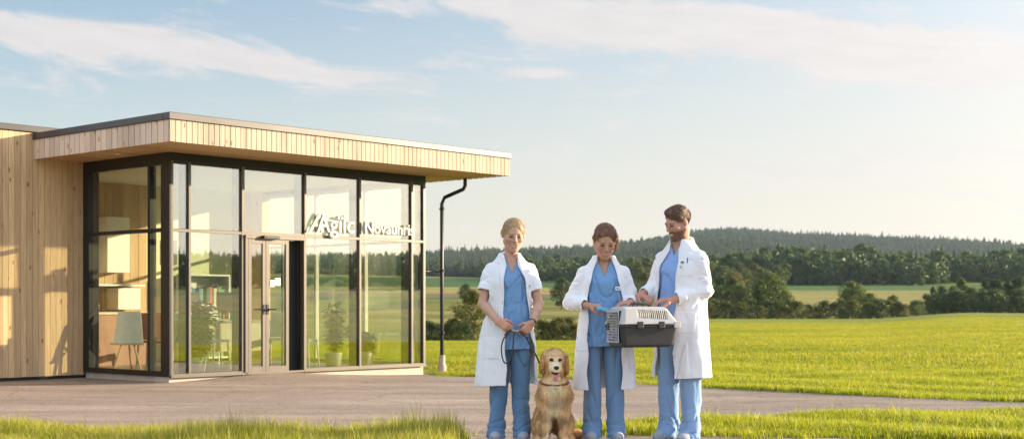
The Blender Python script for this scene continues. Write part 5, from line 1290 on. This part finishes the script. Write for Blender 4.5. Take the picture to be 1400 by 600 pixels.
# ---------------- man
X3 = (930 - 700) / PS
YM = -42
cy_, sy_ = math.cos(R_(-YM)), math.sin(R_(-YM))
def lm(px, py, dep):
    wx = (px - 930) / PS; wz = CAMZ + (HOR - py) / PS; wy = dep
    return (wx * cy_ - wy * sy_, wx * sy_ + wy * cy_, wz)
def ldir(x, y, z): return (x * cy_ - y * sy_, x * sy_ + y * cy_, z)
kM = 1.83 / 1.70
P3 = dict(H=1.83, male=True, seed=11, kx=.095, fx=.105, fo=0, head=(.0, -.035, 1.700), headrot=(-19, 22, 0), hs=1.06, sh=.20, ky=(-.03, .0),
    skin=(.50, .28, .20), lip=(.42, .17, .14), brow=(.07, .04, .022), beard=(.075, .042, .028), hem=.49,
    arms=[((-.170, .01, 1.412), lm(897, 396, .12), lm(872, 407, -.10), ldir(.6, -.75, -.1), ldir(.2, 0, -1), ldir(-.3, -.8, .1), (.6, .8, .5), 1.72, .4),
          ((.174, .01, 1.412), lm(961, 400, -.10), lm(915, 412, -.20), ldir(-.93, -.22, -.02), ldir(-.1, .1, -.9), ldir(.1, -.9, .3), (.45, .6, .4), 1.86, .3)],
    coat=[(-.05, .0, .02, .262, .19), (.46, .0, .02, .248, .19), (.8, .0, .01, .232, .175), (1.12, .0, .005, .212, .158), (1.34, .0, .005, .212, .154), (1.425, 0, .012, .198, .12), (1.48, 0, .014, .160, .104), (1.53, 0, .018, .118, .092), (1.565, 0, .020, .086, .085)],
    sleeve=(.070, .066, .062, .050), open=[(.45, -.155, .045), (.9, -.140, .050), (1.15, -.13, .055), (1.35, -.105, .065), (1.48, -.05, .05), (1.62, -.06, .06)],
    top=[(.78, .0, 0, .205, .145), (1.0, .0, 0, .196, .142), (1.15, 0, 0, .186, .132), (1.34, 0, 0, .192, .140), (1.45, 0, .01, .178, .108), (1.53, 0, .015, .1, .08)],
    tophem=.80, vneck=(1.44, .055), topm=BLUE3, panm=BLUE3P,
    **{'raise': [([(-.05, 1.59), (-.10, 1.52), (-.145, 1.46), (-.12, 1.445), (-.165, 1.42), (-.165, 1.3), (-.13, 1.2), (-.105, 1.35)], .009),
                 ([(.05, 1.59), (.10, 1.54), (.150, 1.49), (.125, 1.47), (.165, 1.44), (.10, 1.25), (.055, 1.17), (.065, 1.35)], .009),
                 ([(.085, 1.40), (.175, 1.40), (.175, 1.28), (.085, 1.28)], .005), ([(.07, 1.0), (.20, 1.0), (.20, .84), (.07, .84)], .006)]},
    collar=ring_collar(1.535, .083, .078, .025, 0, 0, 0, r=.017, back=.045))
m3, C3, Rh3, hs3, cg3 = person('bearded man in a long white coat with hands on the pet carrier', X3, YM, P3)
DKBR = hairmat('dark_brown_hair', (.045, .023, .013), (.22, .115, .06))
hr3 = hair_mesh('hair', [('e', (0, .019, .036), (.0785, .0965, .0835)), ('c', (-.026, -.052, .086), (.026, -.052, .086), .013, .013, .02), ('c', (-.01, -.035, .100), (-.01, .05, .096), .020, .020, .03)],
          C3, Rh3, hs3, DKBR, m3, [('e', (0, -.110, -.035), (.072, .075, .112)), ('e', (0, -.02, -.135), (.1, .10, .098)), ('e', (0, -.075, -.0), (.1, .05, .045)), ('e', (.079, .010, -.024), (.018, .028, .036)), ('e', (-.079, .010, -.024), (.018, .028, .036))], mode='short')
bunflow = lambda q: np.array((0, .14, .03)) - q + np.clip(-q[:, 1:2] + .02, 0, .12) * np.array((0, 0, 3.0)) + np.sign(q[:, 0:1]) * np.clip(-q[:, 1:2], 0, .1) * np.array((.5, 0, 0))
strands(hr1, C1, Rh1, hs1, BLOND, bunflow, 8000, .04, lift=.0, jit=.03)
strands(hr2, C2, Rh2, hs2, BROWN, bunflow, 8000, .042, lift=.01, jit=.05)
strands(hr3, C3, Rh3, hs3, DKBR, lambda q: np.stack([q[:, 0] * 2 - .3, -.5 - 2 * q[:, 1], .6 + 0 * q[:, 2] + (q[:, 2] - .06) * 6], 1) * np.array((1, 1, .6)), 9000, .015, lift=.06, jit=.15)
# badges, seams, watch
badge(cg2, .105, 1.185, .05, .028, w2, 'name_badge', badgem, [(.004, .5), (-.004, .7)])
badge(cg1, .150, 1.205, .022, .014, w1, 'name_badge', simple('grey_badge', (.35, .37, .42), .4))
cb = badge(cg3, .105, 1.345, .032, .045, m3, 'name_badge', badgem, [(.008, .6), (-.002, .7)])
MB().lathe([(0, -.006), (.013, -.006), (.013, .006), (0, .006)], (.105, surf_y(cg3, .105, 1.39) - .018, 1.388), 12).build('badge_clip', simple('badge_clip_steel', (.15, .2, .17), .35, .6), m3)
MB().tube([(.14, surf_y(cg3, .14, 1.40) - .015, 1.42), (.14, surf_y(cg3, .14, 1.40) - .015, 1.34)], .004, 6).build('pen', simple('blue_pen', (.04, .08, .25), .4), m3)
patch_lines(w1, cg1, [[(-.20, .81), (-.08, .81)], [(.10, 1.29), (.165, 1.29)], [(-.2, .64), (-.08, .64)]], 'coat_seam', seamm)
patch_lines(w2, cg2, [[(-.22, .865), (-.15, .865)], [(.145, 1.28), (.185, 1.27)]], 'coat_seam', seamm)
patch_lines(m3, cg3, [[(.085, 1.402), (.175, 1.402)], [(.07, 1.0), (.2, 1.0)], [(.085, 1.28), (.175, 1.28)]], 'coat_seam', seamm)
wr = np.array(P1['arms'][1][2]); el = np.array(P1['arms'][1][1]); u = (wr - el) / np.linalg.norm(wr - el); p0 = wr - u * .015
MB().tube([tuple(p0 - u * .008), tuple(p0 + u * .008)], .0315, 16).build('wristwatch', simple('watch_strap', (.03, .02, .015), .45), w1)
MB().box(p0[0] - .012, p0[0] + .012, p0[1] - .036, p0[1] - .028, p0[2] - .006, p0[2] + .018).build('watch_face', simple('watch_steel', (.4, .4, .4), .25, .8), w1)

btn = simple('coat_button', (.7, .7, .72), .35)
def buttons(g, par, pts):
    for x, z in pts:
        yy = surf_y(g, x, z) - .007
        b = MB(); b.tube([(x, yy, z), (x, yy - .004, z)], .0085, 12); b.build('button', btn, par)
buttons(cg1, w1, [(-.055, 1.08), (-.055, .93), (-.052, .78), (-.048, .62)])
buttons(cg2, w2, [(.155, 1.02), (.155, .90), (.152, .76), (.15, .62)])
buttons(cg3, m3, [(.066, .82), (.062, .66)])

# ================================================================ blue cloth held by the middle woman
def blue_cloth():
    g = np.linspace(0, 1, 26); V = []
    for v in np.linspace(0, 1, 12):
        for t in g: V.append((-.075 + .225 * t, -.225 - .055 * v - .012 * math.sin(t * 9 + v), .010 * math.sin(t * 8) * (1 - v) - .020 * v * v - .022 * math.sin(math.pi * t) + .004 * math.sin(t * 21 + v * 5)))
    i, j = np.meshgrid(np.arange(11), np.arange(25), indexing='ij'); Q = np.stack([i * 26 + j, i * 26 + j + 1, (i + 1) * 26 + j + 1, (i + 1) * 26 + j], -1).reshape(-1, 4)
    o = link('folded_cloth', np_mesh('folded_cloth', np.array(V), Q, True), cloth('turquoise_cloth', (.14, .38, .50)))
    s = o.modifiers.new('thick', 'SOLIDIFY'); s.thickness = .009; o.location = (X2, 10.9, 1.055); tag(o, 'folded turquoise cloth held in both hands by the middle woman', 'cloth')
blue_cloth()

# ================================================================ pet carrier
def carrier():
    YC, XC = 10.52, (877 - 700) / (FPX / 10.52)
    zb = CAMZ - (474 - HOR) * 10.52 / FPX
    o = empty('pet_carrier', (XC, YC, zb), R_(22)); tag(o, 'grey and black plastic pet carrier held between the woman and the man', 'pet carrier')
    L, W, Ht = .475, .30, .305; hl, hw = L / 2, W / 2
    grey = simple('light_grey_plastic', (.46, .45, .43), .45, var=.04); blk = simple('black_plastic', (.035, .037, .04), .42, var=.1); wire = simple('door_wire', (.62, .62, .62), .35, .5)
    def shell(z0, z1, x0a, x1a, x0b, x1b, wa, wb, n=8):
        return None
    def tub(g, rows):  # rows: z, x0, x1, halfwidth
        rows = np.array(rows); x, y, z = g.all(); z1 = g.ax[2]
        x0 = np.interp(z1, rows[:, 0], rows[:, 1])[None, None]; x1 = np.interp(z1, rows[:, 0], rows[:, 2])[None, None]; ww = np.interp(z1, rows[:, 0], rows[:, 3])[None, None]
        qx = np.abs(x - (x0 + x1) / 2) - (x1 - x0) / 2 + .03; qy = np.abs(y) - ww + .03
        d = np.sqrt(np.maximum(qx, 0) ** 2 + np.maximum(qy, 0) ** 2) + np.minimum(np.maximum(qx, qy), 0) - .03
        d = smax(d, np.maximum(z - rows[-1, 0], rows[0, 0] - z), .02); return d
    lo, hi = (-.30, -.20, -.01), (.30, .20, .34)
    def doorcut(g, d): 
        x, y, z = g.all(); dd = np.maximum(np.maximum(np.abs(y) - .098, np.abs(z - .155) - .118), x - (-hl + .05)); return np.maximum(d, -dd)
    b = Grid(lo, hi, .0035); d = tub(b, [(0, -hl + .025, hl - .035, hw - .035), (.02, -hl + .018, hl - .025, hw - .02), (.165, -hl, hl, hw)]); d = np.maximum(d, -(d + .008)); 
    x, y, z = b.all(); b.f = doorcut(b, d).astype(np.float32)
    dd = tub(b, [(.150, -hl - .012, hl + .012, hw + .012), (.166, -hl - .012, hl + .012, hw + .012)]); dd = np.maximum(dd, -(dd + .02)); b.f = doorcut(b, np.minimum(b.f, dd)).astype(np.float32)
    sdf_obj('lower_shell', b, blk, o, 1)
    t = Grid(lo, hi, .0035); d = tub(t, [(.170, -hl - .012, hl + .012, hw + .012), (.190, -hl, hl - .002, hw), (.29, -hl + .022, hl - .07, hw - .035), (.305, -hl + .03, hl - .09, hw - .06)]); d = np.maximum(d, -(d + .009)); d = np.maximum(d, .170 - t.all()[2])
    x, y, z = t.all()
    # rows of ventilation slots along the long sides
    sl = np.maximum(np.maximum(np.abs(((x + 1) % .0165) - .00825) - .0042, np.abs(z - .245 + .05 * (x - .02)) - .032), np.abs(x - .025) - .122)
    sl = np.maximum(sl, .09 - np.abs(y)); d = np.maximum(d, -sl); t.f = doorcut(t, d).astype(np.float32)
    sdf_obj('upper_shell', t, grey, o, 0)
    hm = MB(); hm.tube([(-.10, 0, .30), (-.085, 0, .325), (.06, 0, .325), (.075, 0, .30)], .011, 10); hm.build('carry_handle', blk, o, True)
    dm = MB(); xd = -hl - .004
    for yy in np.linspace(-.09, .09, 9): dm.tube([(xd, yy, .045), (xd, yy, .265)], .0024, 6)
    for zz in np.linspace(.045, .265, 12): dm.tube([(xd - .003, -.09, zz), (xd - .003, .09, zz)], .0024, 6)
    dm.tube([(xd, -.096, .04), (xd, .096, .04), (xd, .096, .27), (xd, -.096, .27), (xd, -.096, .04)], .005, 8)
    for k in range(-3, 4): dm.tube([(xd + .001, -.08 + .0 * k, .155 + k * .03 - .02), (xd + .001, .08, .155 + k * .03 + .02)], .0018, 5)
    dr = dm.build('wire_door', wire, o, True)
    MB().box(xd - .012, xd - .002, .055, .085, .13, .185).build('door_latch', blk, dr, bevel=.003)
    for x0 in (-.12, .06, .19): MB().box(x0, x0 + .05, -hw - .024, -hw - .01, .145, .195).build('side_clip', grey if x0 > .1 else blk, o, bevel=.004)
carrier()
# ================================================================ golden retriever sitting
def dog():
    YD = 10.62; X = (758 - 700) / (FPX / YD)
    g = Grid((-.32, -.34, -.01), (.34, .52, .80), .005)
    Rd = rot(0, 6, 2); C = np.array((0, -.02, .635)); T = lambda p: tuple(C + Rd @ np.array(p))
    g.ell(T((0, .01, .022)), (.084, .090, .070), Rd, .01)
    g.ell(T((0, -.045, .02)), (.058, .05, .050), Rd, .03)
    g.cap(T((0, -.075, -.026)), T((0, -.150, -.046)), .044, .036, .03)
    g.cap(T((0, -.05, -.080)), T((0, -.122, -.112)), .028, .018, .012)
    for s in (-1, 1):
        g.ell(T((s * .026, -.105, -.048)), (.022, .045, .026), Rd, .02)
        g.ell(T((s * .030, -.082, .016)), (.014, .012, .011), Rd, .01, True)
        g.ell(T((s * .092, .008, -.032)), (.020, .040, .064), Rd @ rot(0, 0, s * -10), .012)
        g.ell(T((s * .070, .015, .03)), (.03, .035, .03), Rd, .02)
    g.cap((0, .015, .60), (0, .035, .44), .070, .092, .03)
    g.ell((0, .005, .36), (.116, .115, .16), None, .04); g.cap((0, .06, .40), (0, .22, .20), .110, .118, .05)
    for s in (-1, 1):
        g.ell((s * .088, .16, .125), (.072, .15, .12), None, .04); g.ell((s * .125, .03, .032), (.032, .085, .030), None, .02)
        g.cap((s * .072, -.03, .36), (s * .070, -.035, .20), .058, .042, .03); g.cap((s * .070, -.035, .20), (s * .073, -.045, .05), .039, .031, .015); g.ell((s * .075, -.075, .028), (.036, .052, .028), None, .015)
        for k in (-1, 0, 1): g.cap((s * .075 + k * .019, -.09, .026), (s * .075 + k * .019, -.115, .018), .014, .012, .004)
    g.cap((.05, .36, .06), (.22, .42, .035), .03, .032, .03); g.cap((.22, .42, .035), (.33, .30, .03), .032, .015, .02)
    x, y, z = g.all()
    g.f += (.004 * wav(x, y, z, (6, 6, 4), 4, 5) * np.clip((.56 - z) * 6, 0, 1)).astype(np.float32)
    def fcol(V):
        q = (V - C) @ Rd; c = np.tile(np.array((.74, .49, .245)), (len(V), 1)); n = wav(V[:, 0], V[:, 1], V[:, 2], (4, 4, 2.5), 8)[:, None]
        c = c * (1 + .12 * n)
        pale = np.array((.86, .69, .45)); gold = np.array((.55, .31, .12))
        w = (np.exp(-((V[:, 0] / .07) ** 2 + ((V[:, 2] - .30) / .16) ** 2)) * (V[:, 1] < .02))[:, None] * .7; c = c * (1 - w) + pale * w
        w = ((np.abs(q[:, 0]) > .072) & (q[:, 2] > -.13) & (q[:, 2] < .045))[:, None] * .75; c = c * (1 - w) + gold * w
        w = (((q[:, 1] < -.05) & (q[:, 2] < .04) & (np.abs(q[:, 0]) < .05)))[:, None] * .7; c = c * (1 - w) + pale * w
        dark = (((np.abs(np.abs(q[:, 0]) - .032)) < .015) & (np.abs(q[:, 2] - .014) < .010) & (q[:, 1] < -.06)); c[dark] = (.06, .04, .025)
        mouth = (q[:, 1] < -.06) & (np.abs(q[:, 2] + .079 ) < .014) & (np.abs(q[:, 0]) < .036); c[mouth] = (.035, .018, .015)
        return c
    FUR = col_mat('golden_fur', .75, 0, .6, 90)
    o, V, Q = sdf_obj('dog', g, FUR, None, 1, fcol)
    o.location = (X, YD, float(terrain(X, YD)) + .014); o.rotation_euler = (0, 0, R_(3)); tag(o, 'golden retriever sitting with its tongue out between the two women', 'dog')
    # fur strands
    r = np.random.default_rng(5); A = V[Q[:, 0]]; fn = np.cross(V[Q[:, 2]] - A, V[Q[:, 3]] - V[Q[:, 1]]); ln = np.linalg.norm(fn, axis=1); fn /= ln[:, None] + 1e-12
    ctr = V[Q].mean(1); out_ = ((fn * (ctr - np.array((0, .08, .3)))).sum(1).mean() > 0); fn = fn if out_ else -fn
    n = 52000; pick = r.choice(len(Q), n, p=ln / ln.sum()); base = ctr[pick] + r.normal(size=(n, 3)) * .0022; nn = fn[pick]
    q = (base - C) @ Rd; face = (q[:, 1] < -.035) & (q[:, 2] > -.12); eye = (face & (np.abs(q[:, 2] - .014) < .018) & (np.abs(np.abs(q[:, 0]) - .032) < .02)) | ((q[:, 1] < -.13)) | (face & (np.abs(q[:, 2] + .079) < .020))
    L = np.where(face, .006, np.where(base[:, 2] > .56, .011, .025)) * r.uniform(.6, 1.4, n); L = np.where(base[:, 2] < .07, .012, L)
    L = np.where((base[:, 2] < .50) & (base[:, 2] > .2) & (base[:, 1] < 0), L * 1.35, L)
    g_ = np.array((0, .05, -1.0)); gf = np.where(face[:, None], np.array((0, .8, .3)), g_)
    tang = gf - nn * (gf * nn).sum(1)[:, None]; tang /= np.linalg.norm(tang, axis=1)[:, None] + 1e-6
    lock = np.stack([wav(base[:, 0], base[:, 1], base[:, 2], (14, 14, 9), s, 4) for s in (41, 42, 43)], 1)
    d = tang + nn * .24 + r.normal(size=(n, 3)) * .16 + lock * .45; d /= np.linalg.norm(d, axis=1)[:, None]
    side = np.cross(d, nn + r.normal(size=(n, 3)) * .3); side /= np.linalg.norm(side, axis=1)[:, None]
    keep = ~eye & ~((np.abs(base[:, 2] - (.468 - .022 * np.clip(-base[:, 1] * 9, -1, 1) * -1) ) < .0) | ((base[:, 2] > .462) & (base[:, 2] < .515) & (base[:, 1] < .02) & (r.uniform(size=n) < .75))); base, d, side, L, nn = base[keep], d[keep], side[keep], L[keep], nn[keep]; n = len(base)
    wd = .0016; mid = base + d * L[:, None] * .55; tip = base + d * L[:, None] + np.array((0, 0, -1)) * L[:, None] * .12; base = base - nn * .002
    VV = np.stack([base - side * wd, base + side * wd, mid + side * wd * .8, mid - side * wd * .8, tip], 1).reshape(-1, 3)
    i = np.arange(n)[:, None] * 5; T3 = np.concatenate([i + (3, 2, 4)]); Q4 = i + (0, 1, 2, 3)
    me = np_mesh('fur', VV, [Q4, T3]); c = fcol(np.repeat(base + nn * .002, 5, 0)) * np.repeat((r.uniform(.78, 1.2, n) * (1 + .28 * wav(base[:, 0], base[:, 1], base[:, 2], (16, 16, 7), 77, 4))), 5)[:, None]
    c4 = np.ones((len(VV), 4), np.float32); c4[:, :3] = np.clip(c * 1.05, 0, .9); a = me.color_attributes.new('col', 'FLOAT_COLOR', 'POINT'); a.data.foreach_set('color', c4.ravel())
    m, nt, out = new_mat('fur_strands'); at = N(nt, 'ShaderNodeVertexColor', layer_name='col'); p = bsdf(nt, None, at.outputs[0], .6, Specular_IOR_Level=.3)
    t = nt.nodes.new('ShaderNodeBsdfTranslucent'); nt.links.new(at.outputs[0], t.inputs[0]); mx = nt.nodes.new('ShaderNodeMixShader'); mx.inputs[0].default_value = .35
    nt.links.new(p.outputs[0], mx.inputs[1]); nt.links.new(t.outputs[0], mx.inputs[2]); nt.links.new(mx.outputs[0], out.inputs[0])
    link('fur', me, m, o)
    def blob(name, parts, mat, h=.002):
        P = np.array([p_[0] for p_ in parts]); gg = Grid(P.min(0) - .07, P.max(0) + .07, h)
        for c_, r_ in parts: gg.ell(c_, r_, Rd, .006)
        return sdf_obj(name, gg, mat, o, 1)[0]
    blob('nose', [(T((0, -.180, -.030)), (.021, .013, .015)), (T((0, -.176, -.044)), (.010, .009, .010))], simple('wet_black_nose', (.012, .011, .012), .25))
    for s in (-1, 1): blob('eye', [(T((s * .031, -.083, .014)), (.0092, .009, .0085))], simple('dog_eye', (.018, .010, .006), .08), .0015)
    blob('tongue', [(T((0, -.126, -.090)), (.019, .028, .007)), (T((0, -.150, -.104)), (.019, .012, .018)), (T((0, -.153, -.124)), (.017, .008, .016))], simple('pink_tongue', (.55, .20, .20), .35))
    cm = MB(); pts = []
    for k in range(25):
        a = 2 * math.pi * k / 24; pts.append(((.106) * math.sin(a), .022 - .113 * math.cos(a), .468 - .022 * math.cos(a)))
    cm.tube(pts, .009, 8, cap=False); cl = cm.build('collar', simple('red_brown_collar', (.20, .05, .03), .5), o, True)
    MB().lathe([(0, -.002), (.013, -.002), (.013, .002), (0, .002)], (.0, -.112, .425), 12).build('collar_tag', simple('brass_tag', (.5, .35, .12), .3, .8), cl)
    return o, X, YD
dogo, XD, YDD = dog()

# ================================================================ leash
def leash():
    def P(px, py, Y): return ((px - 700) * Y / FPX, Y, CAMZ - (py - HOR) * Y / FPX)
    def cr(pts, n=8):
        pts = [Vector(p) for p in pts]; pts = [pts[0]] + pts + [pts[-1]]; o = []
        for i in range(1, len(pts) - 2):
            for k in range(n):
                t = k / n; a, b, c, d = pts[i - 1:i + 3]; o.append(.5 * ((2 * b) + (-a + c) * t + (2 * a - 5 * b + 4 * c - d) * t * t + (-a + 3 * b - 3 * c + d) * t ** 3))
        return o + [pts[-2]]
    m = simple('dark_leash', (.035, .03, .027), .5)
    mb = MB()
    mb.tube(cr([P(690, 458, 10.68), P(698, 451, 10.66), P(706, 452, 10.66), P(716, 456, 10.66), P(724, 470, 10.66), P(731, 482, 10.64), P(738, 497, 10.66), P(742, 512, 10.64), P(744, 524, 10.60)]), .0062, 8)
    mb.tube(cr([P(699, 452, 10.65), P(693, 458, 10.63), P(688, 464, 10.62), P(685.5, 476, 10.62), P(687, 489, 10.62), P(691, 496, 10.63), P(697, 492, 10.65), P(701, 478, 10.66), P(702, 462, 10.67), P(704, 453, 10.67)]), .0055, 8)
    mb.tube(cr([P(712, 455, 10.66), P(720, 461, 10.65), P(725, 462, 10.65), P(725, 472, 10.65), P(724.5, 481, 10.66)]), .0055, 8)
    o = mb.build('leash', m, None, True); tag(o, 'dark leash running from the short sleeved woman\'s hands to the dog', 'leash')
    c = MB(); c.tube([P(699, 451, 10.65), P(709, 453, 10.65)], .010, 10); c.build('leash_clasp', simple('steel_clasp', (.35, .33, .30), .3, .9), o, True)
leash()
